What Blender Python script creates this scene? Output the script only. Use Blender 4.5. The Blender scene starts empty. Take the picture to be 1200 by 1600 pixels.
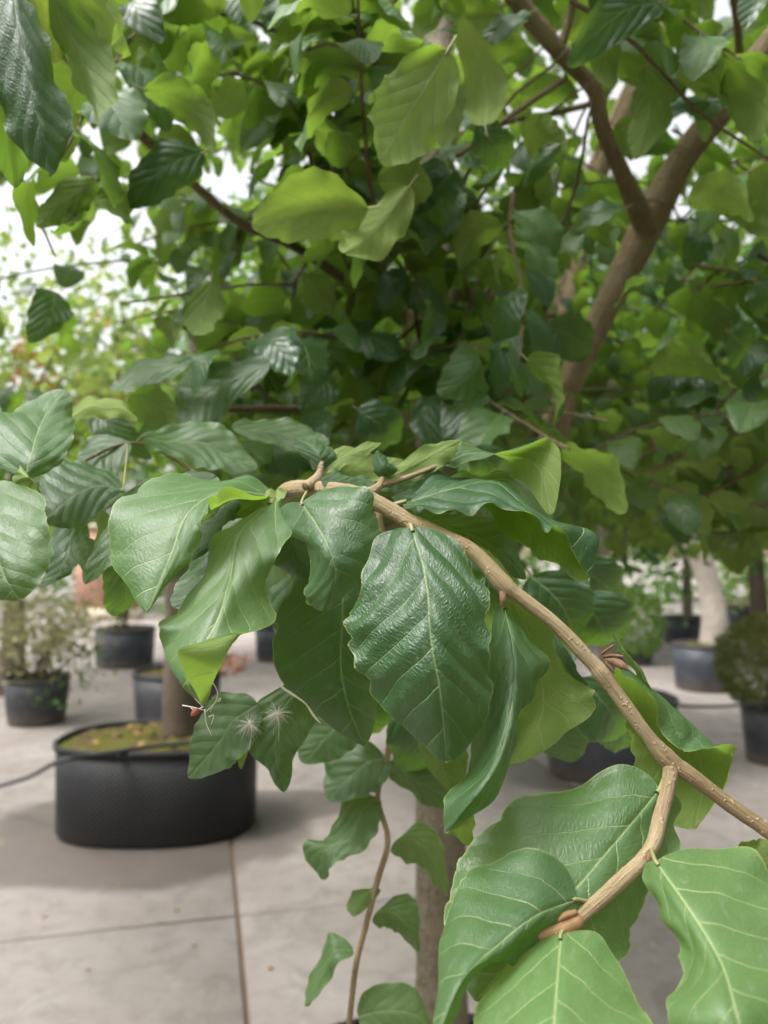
import bpy, math, random
import numpy as np
from mathutils import Vector, Matrix

R = math.radians
rng = np.random.default_rng(11)
random.seed(5)
scene = bpy.context.scene
COL = scene.collection

# ------------------------------------------------------------------ camera
CAM_H, PITCH, FPX = 1.5, math.atan(50 / 1200), 1200.0
cd = bpy.data.cameras.new('camera')
cam = bpy.data.objects.new('camera', cd)
COL.objects.link(cam)
cam.location = (0, 0, CAM_H)
cam.rotation_euler = (math.pi / 2 + PITCH, 0, 0)
cd.sensor_fit = 'VERTICAL'
cd.sensor_height = 36
cd.sensor_width = 27
cd.lens = 27
cd.clip_start = 0.02
cd.clip_end = 1000
cd.dof.use_dof = True
cd.dof.focus_distance = 0.362
cd.dof.aperture_fstop = 8.6
scene.camera = cam

# ------------------------------------------------------------------ light
SUN_EL, SUN_AZ = 60, 112      # a veiled sun, high on the left (azimuth from +Y towards -X)
world = bpy.data.worlds.new('World')
scene.world = world
world.use_nodes = True
wn, wl = world.node_tree.nodes, world.node_tree.links
wn.clear()
sky = wn.new('ShaderNodeTexSky')
sky.sky_type = 'NISHITA'
sky.sun_disc = False
sky.sun_elevation = R(SUN_EL)
sky.sun_rotation = R(-SUN_AZ)
sky.air_density = 1.0
sky.dust_density = 6.0
sky.ozone_density = 1.0
hs = wn.new('ShaderNodeHueSaturation')
hs.inputs['Saturation'].default_value = 0.12
bg = wn.new('ShaderNodeBackground')
bg.inputs['Strength'].default_value = 0.15
wo = wn.new('ShaderNodeOutputWorld')
wl.new(sky.outputs[0], hs.inputs['Color'])
wl.new(hs.outputs[0], bg.inputs['Color'])
wl.new(bg.outputs[0], wo.inputs['Surface'])

sd = bpy.data.lights.new('sun', 'SUN')
sd.energy = 0.8
sd.angle = R(14)
sd.color = (1.0, 0.96, 0.9)
sun = bpy.data.objects.new('sun', sd)
COL.objects.link(sun)
sv = Vector((-math.sin(R(SUN_AZ)) * math.cos(R(SUN_EL)), math.cos(R(SUN_AZ)) * math.cos(R(SUN_EL)), math.sin(R(SUN_EL))))
sun.rotation_euler = sv.to_track_quat('Z', 'Y').to_euler()

vs_ = scene.view_settings
vs_.view_transform = 'Standard'
vs_.look = 'None'
vs_.gamma = 1
vs_.use_curve_mapping = False
vs_.exposure = 1.44
scene.render.engine = 'CYCLES'
scene.cycles.use_denoising = True
scene.cycles.max_bounces = 5
scene.cycles.diffuse_bounces = 3
scene.cycles.glossy_bounces = 3
scene.cycles.transmission_bounces = 4
scene.cycles.adaptive_threshold = 0.025
scene.cycles.sample_clamp_indirect = 6

# ------------------------------------------------------------------ pixel -> place
def P(px, py, d):
    cx, cy = (px - 600) / FPX * d, (800 - py) / FPX * d
    c, s = math.cos(PITCH), math.sin(PITCH)
    return np.array((cx, d * c - cy * s, CAM_H + d * s + cy * c))

def project(p):
    c, s = math.cos(PITCH), math.sin(PITCH)
    y, z = p[1], p[2] - CAM_H
    d = y * c + z * s
    cy = -y * s + z * c
    d_ = max(d, 1e-4)
    return 600 + FPX * p[0] / d_, 800 - FPX * cy / d_, d

def G(px, py, z=0.0):
    a = P(px, py, 1.0) - np.array((0, 0, CAM_H))
    k = (z - CAM_H) / a[2]
    return np.array((a[0] * k, a[1] * k, z))

# ------------------------------------------------------------------ node helpers
class NT:
    def __init__(s, name):
        s.m = bpy.data.materials.new(name)
        s.m.use_nodes = True
        s.n, s.l = s.m.node_tree.nodes, s.m.node_tree.links
        s.n.clear()
        s.out = s.n.new('ShaderNodeOutputMaterial')
    def put(s, sock, v):
        if isinstance(v, bpy.types.NodeSocket):
            s.l.new(v, sock)
        else:
            sock.default_value = v
    def math(s, op, a, b=0.0, c=0.0, clamp=False):
        n = s.n.new('ShaderNodeMath'); n.operation = op; n.use_clamp = clamp
        for i, v in enumerate((a, b, c)):
            s.put(n.inputs[i], v)
        return n.outputs[0]
    def mix(s, f, a, b, mode='MIX'):
        n = s.n.new('ShaderNodeMix'); n.data_type = 'RGBA'; n.blend_type = mode
        s.put(n.inputs[0], f)
        for sock, v in ((n.inputs[6], a), (n.inputs[7], b)):
            if isinstance(v, tuple) and len(v) == 3:
                v = v + (1,)
            s.put(sock, v)
        return n.outputs[2]
    def mapr(s, v, a, b, c=0.0, d=1.0, smooth=True):
        n = s.n.new('ShaderNodeMapRange')
        n.interpolation_type = 'SMOOTHSTEP' if smooth else 'LINEAR'
        s.put(n.inputs[0], v)
        for i, x in enumerate((a, b, c, d)):
            s.put(n.inputs[1 + i], x)
        return n.outputs[0]
    def noise(s, vec, scale, detail=3.0, rough=0.5, dist=0.0):
        n = s.n.new('ShaderNodeTexNoise')
        if vec is not None:
            s.l.new(vec, n.inputs['Vector'])
        s.put(n.inputs['Scale'], scale); n.inputs['Detail'].default_value = detail
        n.inputs['Roughness'].default_value = rough; n.inputs['Distortion'].default_value = dist
        return n.outputs['Fac']
    def voro(s, vec, scale, feature='F1', rand=1.0):
        n = s.n.new('ShaderNodeTexVoronoi'); n.feature = feature
        if vec is not None:
            s.l.new(vec, n.inputs['Vector'])
        n.inputs['Scale'].default_value = scale; n.inputs['Randomness'].default_value = rand
        return n
    def comb(s, x, y, z=0.0):
        n = s.n.new('ShaderNodeCombineXYZ')
        for i, v in enumerate((x, y, z)):
            s.put(n.inputs[i], v)
        return n.outputs[0]
    def sep(s, v):
        n = s.n.new('ShaderNodeSeparateXYZ'); s.l.new(v, n.inputs[0])
        return n.outputs
    def bump(s, h, dist, strength=1.0, normal=None):
        n = s.n.new('ShaderNodeBump'); s.l.new(h, n.inputs['Height'])
        n.inputs['Distance'].default_value = dist; n.inputs['Strength'].default_value = strength
        if normal is not None:
            s.l.new(normal, n.inputs['Normal'])
        return n.outputs[0]
    def obj(s):
        return s.n.new('ShaderNodeTexCoord').outputs['Object']
    def pos(s):
        return s.n.new('ShaderNodeNewGeometry').outputs['Position']
    def attr(s, name):
        n = s.n.new('ShaderNodeAttribute'); n.attribute_name = name
        return n.outputs['Fac']
    def bsdf(s, color, rough=0.6, normal=None, spec=0.5, **kw):
        n = s.n.new('ShaderNodeBsdfPrincipled')
        if isinstance(color, tuple) and len(color) == 3:
            color = color + (1,)
        s.put(n.inputs['Base Color'], color); s.put(n.inputs['Roughness'], rough)
        s.put(n.inputs['Specular IOR Level'], spec)
        if normal is not None:
            s.l.new(normal, n.inputs['Normal'])
        for k, v in kw.items():
            s.put(n.inputs[k], v)
        return n.outputs[0]
    def finish(s, sh):
        s.l.new(sh, s.out.inputs['Surface'])
        return s.m

# ------------------------------------------------------------------ materials
NV = 6.0          # pairs of side veins
def leaf_material(fine_relief=True):
    t = NT('leaf_blade' if fine_relief else 'leaf_blade_soft')
    uvn = t.n.new('ShaderNodeUVMap'); uvn.uv_map = 'UVMap'
    x, v, _ = t.sep(uvn.outputs[0])
    a = t.math('ABSOLUTE', x)
    sg = t.math('SIGN', x)
    a2 = t.math('MULTIPLY', a, a)
    wob = t.math('MULTIPLY', t.math('SUBTRACT', t.noise(uvn.outputs[0], 3.0, 2), 0.5), 0.05) if fine_relief else 0.0
    e = t.math('SUBTRACT', v, t.math('ADD', t.math('MULTIPLY', a, 0.34), t.math('MULTIPLY', a2, 0.10)))
    e = t.math('ADD', e, wob)
    tt = t.math('ADD', t.math('MULTIPLY', e, NV), t.math('MULTIPLY', sg, 0.22))
    f = t.math('MULTIPLY', t.math('PINGPONG', tt, 0.5), 2.0)           # 0 on a side vein, 1 between two
    edge = t.attr('edge')
    # side veins
    wv = t.math('MULTIPLY_ADD', a, -0.045, 0.082)
    side = t.mapr(f, wv, 0.0)
    side = t.math('MULTIPLY', side, t.mapr(tt, -0.4, -0.15))
    side = t.math('MULTIPLY', side, t.mapr(edge, 1.0, 0.8, 0.25, 1.0))
    mid = t.mapr(a, t.math('MULTIPLY_ADD', v, -0.024, 0.042), 0.0)
    vein = t.math('MAXIMUM', side, mid)
    # cross veins: a net between the side veins
    if fine_relief:
        net = t.voro(t.comb(t.math('MULTIPLY', tt, 3.0), t.math('MULTIPLY_ADD', a, 14.0, t.math('MULTIPLY', v, 46.0)), sg), 1.0, 'DISTANCE_TO_EDGE')
        netd = t.mapr(net.outputs['Distance'], 0.0, 0.30)
        net2 = t.voro(t.comb(t.math('MULTIPLY', x, 42.0), t.math('MULTIPLY', v, 62.0), 0.0), 1.0, 'DISTANCE_TO_EDGE')
        netd2 = t.mapr(net2.outputs['Distance'], 0.0, 0.35)
        netline = t.math('SUBTRACT', 1.0, t.mapr(net.outputs['Distance'], 0.0, 0.07))
    # colour
    oi = t.n.new('ShaderNodeObjectInfo')
    oc = t.n.new('ShaderNodeSeparateColor'); t.l.new(oi.outputs['Color'], oc.inputs[0])
    youth = t.math('ADD', t.attr('youth'), oc.outputs[0], clamp=True)  # pale young tone; on bright upper leaves it also holds painted backlight
    yellow = oc.outputs[1]
    shift = t.comb(t.math('MULTIPLY', oi.outputs['Random'], 31.0), t.math('MULTIPLY', oi.outputs['Random'], 17.0), 0.0)
    va = t.n.new('ShaderNodeVectorMath'); va.operation = 'ADD'
    t.l.new(uvn.outputs[0], va.inputs[0]); t.l.new(shift, va.inputs[1])
    vec = va.outputs[0]
    blotch = t.noise(vec, 3.2, 4 if fine_relief else 1, 0.6)
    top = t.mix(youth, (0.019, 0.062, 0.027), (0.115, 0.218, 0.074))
    top = t.mix(yellow, top, (0.26, 0.33, 0.045))
    var = t.math('MULTIPLY_ADD', blotch, 0.7, 0.65)
    var = t.math('MULTIPLY', var, t.math('MULTIPLY_ADD', oi.outputs['Random'], 0.3, 0.85))
    top = t.mix(1.0, top, t.comb(var, var, var), 'MULTIPLY')
    if fine_relief:
        top = t.mix(t.math('MULTIPLY', netline, 0.26), top, (0.10, 0.19, 0.06))
    veincol = t.mix(youth, (0.26, 0.37, 0.17), (0.38, 0.45, 0.19))
    top = t.mix(t.math('MULTIPLY', vein, 0.85), top, veincol)
    # dust, scuffs and pale flecks
    dirt = 0.03
    if fine_relief:
        dust = t.mapr(t.noise(vec, 9.0, 6, 0.75), 0.50, 0.78)
        fleck = t.mapr(t.noise(vec, 55.0, 2, 0.5), 0.68, 0.76)
        scuff = t.mapr(t.noise(vec, 5.0, 5, 0.7, 1.5), 0.60, 0.72)
        dirt = t.math('ADD', t.math('MULTIPLY', dust, 0.20), t.math('ADD', t.math('MULTIPLY', fleck, 0.32), t.math('MULTIPLY', scuff, 0.26)), clamp=True)
        top = t.mix(dirt, top, (0.38, 0.41, 0.32))
        spot = t.math('MULTIPLY', t.mapr(t.noise(vec, 26.0, 2, 0.5, 0.6), 0.735, 0.76), 0.8)
        top = t.mix(spot, top, (0.13, 0.075, 0.03))
    under = t.mix(youth, (0.160, 0.225, 0.070), (0.23, 0.30, 0.09))
    under = t.mix(t.math('MULTIPLY_ADD', blotch, 0.5, -0.1, clamp=True), under, (0.10, 0.17, 0.05))
    under = t.mix(t.math('MULTIPLY', vein, 0.85), under, (0.42, 0.46, 0.24))
    if fine_relief:
        under = t.mix(t.math('MULTIPLY', netline, 0.35), under, (0.30, 0.36, 0.16))
    rim = t.mapr(edge, 0.972, 0.995)
    rimc = t.mix(t.mapr(t.noise(vec, 6.0, 2), 0.55, 0.66), (0.30, 0.37, 0.12), (0.30, 0.20, 0.07)) if fine_relief else (0.25, 0.30, 0.10)
    top = t.mix(t.math('MULTIPLY', rim, 0.62), top, rimc)
    under = t.mix(t.math('MULTIPLY', rim, 0.6), under, rimc)
    geo = t.n.new('ShaderNodeNewGeometry')
    back = geo.outputs['Backfacing']
    col = t.mix(back, top, under)
    # relief: quilted between sunk veins
    h = t.math('MULTIPLY', t.math('POWER', f, 0.6), 0.34)
    h = t.math('SUBTRACT', h, t.math('MULTIPLY', vein, 0.20))
    if fine_relief:
        h = t.math('ADD', h, t.math('MULTIPLY', netd, 0.115))
        h = t.math('ADD', h, t.math('MULTIPLY', netd2, t.mapr(t.noise(uvn.outputs[0], 4.0, 2), 0.35, 0.65, 0.02, 0.10)))
        h = t.math('ADD', h, t.math('MULTIPLY', t.noise(uvn.outputs[0], 60.0, 3), 0.06))
    h = t.math('MULTIPLY', h, t.math('MULTIPLY_ADD', youth, -0.88, 1.0))
    h = t.math('MULTIPLY', h, t.math('MULTIPLY_ADD', back, -2.0, 1.0))
    nrm = t.bump(h, 0.0018, 0.9) if fine_relief else t.bump(h, 0.0030, 0.9)
    rough = t.math('MULTIPLY_ADD', blotch, 0.22, 0.25)
    rough = t.math('ADD', rough, t.math('MULTIPLY', dirt, 0.5))
    rough = t.math('ADD', rough, t.math('MULTIPLY', youth, 0.20))
    rough = t.math('ADD', rough, t.math('MULTIPLY', back, 0.28), clamp=True)
    spec = t.math('MULTIPLY_ADD', back, -0.28, 0.55)
    ps = t.bsdf(col, rough, nrm, spec, **{'Coat Weight': t.math('MULTIPLY', t.math('MULTIPLY_ADD', back, -0.24, 0.25), t.math('MULTIPLY_ADD', youth, -0.6, 1.0)), 'Coat Roughness': 0.36})
    tr = t.n.new('ShaderNodeBsdfTranslucent')
    tc = t.mix(youth, (0.22, 0.42, 0.030), (0.40, 0.60, 0.07))
    tc = t.mix(yellow, tc, (0.62, 0.62, 0.06))
    tc = t.mix(t.math('MULTIPLY', vein, 0.8), tc, (0.10, 0.17, 0.03))
    if fine_relief:
        tc = t.mix(t.math('MULTIPLY', netline, 0.4), tc, (0.13, 0.24, 0.03))
    tc = t.mix(t.math('MULTIPLY', blotch, 0.3), tc, (0.18, 0.32, 0.03))
    t.l.new(tc, tr.inputs['Color'])
    ms = t.n.new('ShaderNodeMixShader'); ms.inputs[0].default_value = 0.36
    t.l.new(ps, ms.inputs[1]); t.l.new(tr.outputs[0], ms.inputs[2])
    return t.finish(ms.outputs[0])

def simple_leaf(name, c, tcol, youth_c=None, rough=0.5, fac=0.38):
    t = NT(name)
    y = t.attr('youth')
    col = t.mix(y, c, youth_c or tuple(k * 2.0 for k in c))
    geo = t.n.new('ShaderNodeNewGeometry')
    col = t.mix(t.math('MULTIPLY', geo.outputs['Backfacing'], 0.5), col, tuple(min(1, k * 1.9 + 0.03) for k in c))
    ps = t.bsdf(col, rough, None, 0.4)
    tr = t.n.new('ShaderNodeBsdfTranslucent'); tr.inputs[0].default_value = tcol + (1,)
    ms = t.n.new('ShaderNodeMixShader'); ms.inputs[0].default_value = fac
    t.l.new(ps, ms.inputs[1]); t.l.new(tr.outputs[0], ms.inputs[2])
    return t.finish(ms.outputs[0])

def bark_material(name, c1, c2, spot, scale=1.0, spots=0.5, rough=0.7, ridge=0.5, dist=0.002):
    t = NT(name)
    o = t.pos()
    n1 = t.noise(o, 60 * scale, 5, 0.65)
    n2 = t.noise(o, 14 * scale, 4, 0.6)
    uvn = t.n.new('ShaderNodeUVMap'); uvn.uv_map = 'UVMap'
    ux, uy, _ = t.sep(uvn.outputs[0])
    streak = t.noise(t.comb(t.math('MULTIPLY', ux, 7.0), t.math('MULTIPLY', uy, 1.1), 0.0), 3.0, 5, 0.7)
    col = t.mix(t.mapr(n2, 0.35, 0.65), c1, c2)
    col = t.mix(t.math('MULTIPLY', t.mapr(streak, 0.45, 0.7), 0.6), col, tuple(k * 0.55 for k in c1))
    vo = t.voro(o, 380 * scale)
    sp = t.mapr(vo.outputs['Distance'], 0.33, 0.2)
    sp = t.math('MULTIPLY', sp, t.mapr(t.noise(o, 150 * scale, 3), 0.42, 0.56))
    sp = t.math('MULTIPLY', sp, spots)
    col = t.mix(sp, col, spot)
    h = t.math('ADD', t.math('MULTIPLY', n1, 0.5), t.math('MULTIPLY', streak, ridge))
    h = t.math('ADD', h, t.math('MULTIPLY', sp, 0.6))
    return t.finish(t.bsdf(col, rough, t.bump(h, dist), 0.35))

M = {}
M['leaf'] = leaf_material(True)
M['leaf_soft'] = leaf_material(False)
M['petiole'] = NT('leaf_stalk'); M['petiole'] = M['petiole'].finish(M['petiole'].bsdf((0.24, 0.235, 0.095), 0.6))
M['twig'] = bark_material('twig_bark', (0.30, 0.215, 0.118), (0.46, 0.355, 0.215), (0.56, 0.40, 0.22), 1.0, 0.75, 0.5, 1.2, 0.0016)
M['limb'] = bark_material('limb_bark', (0.30, 0.220, 0.130), (0.42, 0.325, 0.205), (0.50, 0.41, 0.27), 0.35, 0.8, 0.8, 1.2, 0.009)
M['trunk'] = bark_material('trunk_bark', (0.21, 0.17, 0.12), (0.30, 0.25, 0.19), (0.38, 0.35, 0.28), 0.2, 0.6, 0.85, 1.2, 0.012)
M['trunk_dark'] = bark_material('trunk_bark_dark', (0.10, 0.075, 0.055), (0.15, 0.115, 0.085), (0.2, 0.17, 0.13), 0.2, 0.4, 0.85, 0.8, 0.006)
M['trunk_pale'] = bark_material('trunk_bark_pale', (0.42, 0.36, 0.31), (0.62, 0.56, 0.50), (0.3, 0.26, 0.22), 0.08, 0.9, 0.85, 0.9, 0.02)
M['bud'] = bark_material('bud_scale', (0.15, 0.080, 0.045), (0.26, 0.15, 0.085), (0.5, 0.34, 0.2), 1.5, 0.3, 0.6, 0.6, 0.0008)
M['bud_tan'] = bark_material('bud_scale_tan', (0.32, 0.17, 0.085), (0.46, 0.27, 0.14), (0.55, 0.4, 0.25), 1.5, 0.3, 0.6, 0.8, 0.0010)
M['bg_leaf_a'] = simple_leaf('leaves_mid_green', (0.032, 0.080, 0.024), (0.20, 0.36, 0.04))
M['bg_leaf_b'] = simple_leaf('leaves_yellow_green', (0.085, 0.14, 0.032), (0.36, 0.46, 0.08))
M['bg_leaf_c'] = simple_leaf('leaves_deep_green', (0.020, 0.055, 0.018), (0.11, 0.23, 0.03))
M['bg_leaf_rust'] = simple_leaf('leaves_rust', (0.24, 0.10, 0.030), (0.45, 0.26, 0.05))
M['bg_leaf_olive'] = simple_leaf('leaves_olive', (0.15, 0.155, 0.075), (0.34, 0.36, 0.14), (0.34, 0.30, 0.17))
M['bg_leaf_box'] = simple_leaf('leaves_box', (0.085, 0.105, 0.028), (0.26, 0.30, 0.05), (0.18, 0.16, 0.05))
M['bg_leaf_red'] = simple_leaf('leaves_red', (0.20, 0.08, 0.055), (0.40, 0.20, 0.10), (0.36, 0.20, 0.13))
M['bg_leaf_lime'] = simple_leaf('leaves_lime', (0.11, 0.19, 0.045), (0.36, 0.52, 0.09))

def concrete_material():
    t = NT('concrete')
    p = t.pos()
    n1 = t.noise(p, 1.3, 5, 0.6)
    n2 = t.noise(p, 9.0, 6, 0.7)
    n3 = t.noise(p, 160.0, 3, 0.6)
    col = t.mix(t.mapr(n1, 0.3, 0.7), (0.238, 0.204, 0.188), (0.310, 0.275, 0.256))
    col = t.mix(t.math('MULTIPLY', t.mapr(n2, 0.45, 0.7), 0.5), col, (0.165, 0.142, 0.130))
    col = t.mix(t.math('MULTIPLY', t.mapr(n3, 0.55, 0.7), 0.35), col, (0.34, 0.31, 0.29))
    st = t.mapr(t.noise(p, 3.1, 6, 0.75, 0.8), 0.50, 0.62)
    col = t.mix(t.math('MULTIPLY', st, 0.38), col, (0.15, 0.125, 0.112))
    st2 = t.mapr(t.noise(p, 5.0, 5, 0.7, 0.5), 0.60, 0.66)
    col = t.mix(t.math('MULTIPLY', st2, 0.35), col, (0.37, 0.345, 0.325))
    fl = t.mapr(t.noise(p, 42.0, 2, 0.5), 0.68, 0.73)
    col = t.mix(t.math('MULTIPLY', fl, 0.55), col, (0.17, 0.12, 0.075))
    # damp patches left by watering, round the oval tubs
    px, py, _ = t.sep(p)
    wet = None
    for (cx, cy, rx, ry) in WET:
        dx = t.math('DIVIDE', t.math('SUBTRACT', px, cx), rx)
        dy = t.math('DIVIDE', t.math('SUBTRACT', py, cy), ry)
        r = t.math('SQRT', t.math('ADD', t.math('MULTIPLY', dx, dx), t.math('MULTIPLY', dy, dy)))
        r = t.math('ADD', r, t.math('MULTIPLY', t.math('SUBTRACT', t.noise(p, 2.2, 3), 0.5), 0.55))
        w = t.mapr(r, 1.08, 0.90)
        wet = w if wet is None else t.math('MAXIMUM', wet, w)
    col = t.mix(t.math('MULTIPLY', wet, 0.80), col, (0.105, 0.086, 0.076))
    rough = t.math('MULTIPLY_ADD', wet, -0.35, 0.85)
    h = t.math('ADD', t.math('MULTIPLY', n2, 0.6), t.math('MULTIPLY', n3, 0.4))
    return t.finish(t.bsdf(col, rough, t.bump(h, 0.004, 0.6), 0.4))

def pot_material(name, c, mesh=True):
    t = NT(name)
    uvn = t.n.new('ShaderNodeUVMap'); uvn.uv_map = 'UVMap'
    ux, uy, _ = t.sep(uvn.outputs[0])      # metres round and up
    o = t.pos()
    n = t.noise(o, 6, 5, 0.65)
    _, _, pz = t.sep(o)
    col = t.mix(t.mapr(n, 0.35, 0.7), c, tuple(k * 1.7 for k in c))
    col = t.mix(t.math('MULTIPLY', t.mapr(t.noise(o, 2.6, 6, 0.75, 0.5), 0.48, 0.7), 0.35), col, (0.16, 0.145, 0.13))
    # soil splashes near the foot
    spl = t.math('MULTIPLY', t.mapr(t.math('ADD', pz, t.math('MULTIPLY', n, -0.12)), 0.06, -0.03), 0.7)
    col = t.mix(spl, col, (0.13, 0.10, 0.075))
    if mesh:
        k = 1 / 0.026
        d1 = t.math('PINGPONG', t.math('MULTIPLY', t.math('ADD', ux, uy), k), 0.5)
        d2 = t.math('PINGPONG', t.math('MULTIPLY', t.math('SUBTRACT', ux, uy), k), 0.5)
        kn = t.math('MULTIPLY', d1, d2)
        h = t.mapr(kn, 0.03, 0.2)
        col = t.mix(t.math('MULTIPLY', h, 0.7), tuple(k_ * 0.3 for k_ in c), col)
        col = t.mix(t.math('MULTIPLY', t.mapr(kn, 0.17, 0.24), 0.7), col, tuple(k_ * 5.5 for k_ in c))
        nrm = t.bump(h, 0.006, 0.9)
    else:
        nrm = t.bump(t.math('ADD', t.math('MULTIPLY', t.math('PINGPONG', t.math('MULTIPLY', uy, 14.0), 0.5), 0.6), t.math('MULTIPLY', n, 0.5)), 0.006, 0.5)
    return t.finish(t.bsdf(col, 0.5, nrm, 0.45))

def soil_material():
    t = NT('mossy_soil')
    p = t.pos()
    n = t.noise(p, 9, 5, 0.65)
    n2 = t.noise(p, 60, 4, 0.7)
    col = t.mix(t.mapr(n2, 0.35, 0.65), (0.06, 0.042, 0.026), (0.17, 0.115, 0.06))
    col = t.mix(t.mapr(n, 0.40, 0.56), col, (0.125, 0.125, 0.022))
    return t.finish(t.bsdf(col, 0.95, t.bump(n2, 0.02), 0.2))

def brick_material():
    t = NT('red_brick')
    n = t.n.new('ShaderNodeTexBrick')
    t.l.new(t.obj(), n.inputs['Vector'])
    mp = t.n.new('ShaderNodeMapping'); mp.inputs['Rotation'].default_value = (R(90), 0, 0)
    t.l.new(t.obj(), mp.inputs['Vector']); t.l.new(mp.outputs[0], n.inputs['Vector'])
    n.inputs['Scale'].default_value = 1
    n.inputs['Brick Width'].default_value = 0.22; n.inputs['Row Height'].default_value = 0.075
    n.inputs['Mortar Size'].default_value = 0.008
    n.inputs['Color1'].default_value = (0.40, 0.17, 0.11, 1); n.inputs['Color2'].default_value = (0.50, 0.24, 0.16, 1)
    n.inputs['Mortar'].default_value = (0.48, 0.42, 0.36, 1)
    return t.finish(t.bsdf(n.outputs['Color'], 0.9, None, 0.2))

def plain(name, c, rough=0.6, var=0.25, scale=8.0, **kw):
    t = NT(name)
    n = t.noise(t.obj(), scale, 4)
    col = t.mix(n, tuple(k * (1 - var) for k in c), tuple(min(1, k * (1 + var)) for k in c))
    return t.finish(t.bsdf(col, rough, t.bump(n, 0.003, 0.4), **kw))

OVAL = G(247, 1288)            # centre of the oval tub on the ground
OVAL2 = G(955, 1205)
WET = [(OVAL[0] - 0.02, OVAL[1] - 0.08, 0.86, 0.74), (OVAL2[0], OVAL2[1], 0.72, 0.55), (OVAL[0] + 0.62, OVAL[1] + 0.30, 0.42, 0.28)]
M['concrete'] = concrete_material()
M['joint'] = plain('joint_dirt', (0.16, 0.105, 0.065), 0.95)
M['pot_mesh'] = pot_material('black_mesh_plastic', (0.020, 0.020, 0.026), True)
M['pot'] = pot_material('black_plastic', (0.030, 0.031, 0.038), False)
M['pot_grey'] = pot_material('slate_plastic', (0.036, 0.039, 0.052), False)
M['soil'] = soil_material()
M['brick'] = brick_material()
M['hose'] = plain('hose_rubber', (0.028, 0.028, 0.032), 0.5)
M['stone'] = plain('pale_stone', (0.55, 0.48, 0.36), 0.85)
M['fluff'] = plain('pappus_hair', (0.78, 0.74, 0.66), 0.6)
M['silk'] = plain('pale_thread', (0.72, 0.68, 0.58), 0.5)
M['redbit'] = plain('red_chaff', (0.30, 0.09, 0.06), 0.7)
M['dryleaf'] = plain('dry_leaf', (0.25, 0.145, 0.050), 0.85, 0.6, 3.0)
_t = NT('water'); M['water'] = _t.finish(_t.bsdf((1, 1, 1), 0.02, None, 0.5, **{'Transmission Weight': 1.0, 'IOR': 1.33}))
M['canopy_wall'] = plain('white_render', (0.62, 0.59, 0.55), 0.9)

# ------------------------------------------------------------------ object helpers
def tag(o, label=None, cat=None, group=None, kind=None):
    if label: o['label'] = label
    if cat: o['category'] = cat
    if group: o['group'] = group
    if kind: o['kind'] = kind
    return o

def empty(name, loc):
    o = bpy.data.objects.new(name, None)
    o.empty_display_size = 0.1
    o.location = tuple(loc)
    COL.objects.link(o)
    return o

WORLD = {}          # object -> world offset (no object is rotated unless it is a leaf)
def link(o, parent=None):
    COL.objects.link(o)
    if parent is not None:
        o.parent = parent
        w = Vector(WORLD.get(parent.name, parent.location if parent.parent is None else (0, 0, 0)))
        o.location = Vector(o.location) - w
    return o

def mesh_np(name, V, F, mat, uv=None, attrs=None, smooth=True, mats=None, midx=None):
    """V (n,3), F (m,k) one face size, or a list of such arrays"""
    if not isinstance(F, list):
        F = [F]
    me = bpy.data.meshes.new(name)
    me.vertices.add(len(V))
    me.vertices.foreach_set('co', np.ascontiguousarray(V, dtype=np.float32).ravel())
    loops = np.concatenate([f.ravel() for f in F]).astype(np.int32)
    sizes = np.concatenate([np.full(len(f), f.shape[1]) for f in F])
    starts = np.concatenate([[0], np.cumsum(sizes)[:-1]]).astype(np.int32)
    me.loops.add(len(loops)); me.loops.foreach_set('vertex_index', loops)
    me.polygons.add(len(sizes)); me.polygons.foreach_set('loop_start', starts)
    me.polygons.foreach_set('loop_total', sizes.astype(np.int32))
    if smooth:
        me.polygons.foreach_set('use_smooth', np.ones(len(sizes), dtype=bool))
    for m in (mats or [mat]):
        me.materials.append(m)
    if midx is not None:
        me.polygons.foreach_set('material_index', np.asarray(midx, dtype=np.int32))
    if uv is not None:
        l = me.uv_layers.new(name='UVMap')
        l.data.foreach_set('uv', np.ascontiguousarray(uv[loops], dtype=np.float32).ravel())
    for k, a in (attrs or {}).items():
        at = me.attributes.new(k, 'FLOAT', 'POINT')
        at.data.foreach_set('value', np.ascontiguousarray(a, dtype=np.float32))
    me.update(calc_edges=True)
    return me

def add(name, me, parent=None, loc=(0, 0, 0)):
    o = bpy.data.objects.new(name, me)
    o.location = tuple(loc)
    WORLD_loc = tuple(loc)
    link(o, parent)
    WORLD[o.name] = WORLD_loc
    return o

def spline(pts, n):
    """Catmull-Rom through pts (k,c) -> (n,c)"""
    pts = np.asarray(pts, float)
    if len(pts) == 2:
        return pts[0] + (pts[1] - pts[0]) * np.linspace(0, 1, n)[:, None]
    p = np.vstack([2 * pts[0] - pts[1], pts, 2 * pts[-1] - pts[-2]])
    t = np.linspace(0, len(pts) - 1 - 1e-9, n)
    i = t.astype(int); f = (t - i)[:, None]
    p0, p1, p2, p3 = p[i], p[i + 1], p[i + 2], p[i + 3]
    return 0.5 * ((2 * p1) + (-p0 + p2) * f + (2 * p0 - 5 * p1 + 4 * p2 - p3) * f ** 2 + (-p0 + 3 * p1 - 3 * p2 + p3) * f ** 3)

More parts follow.
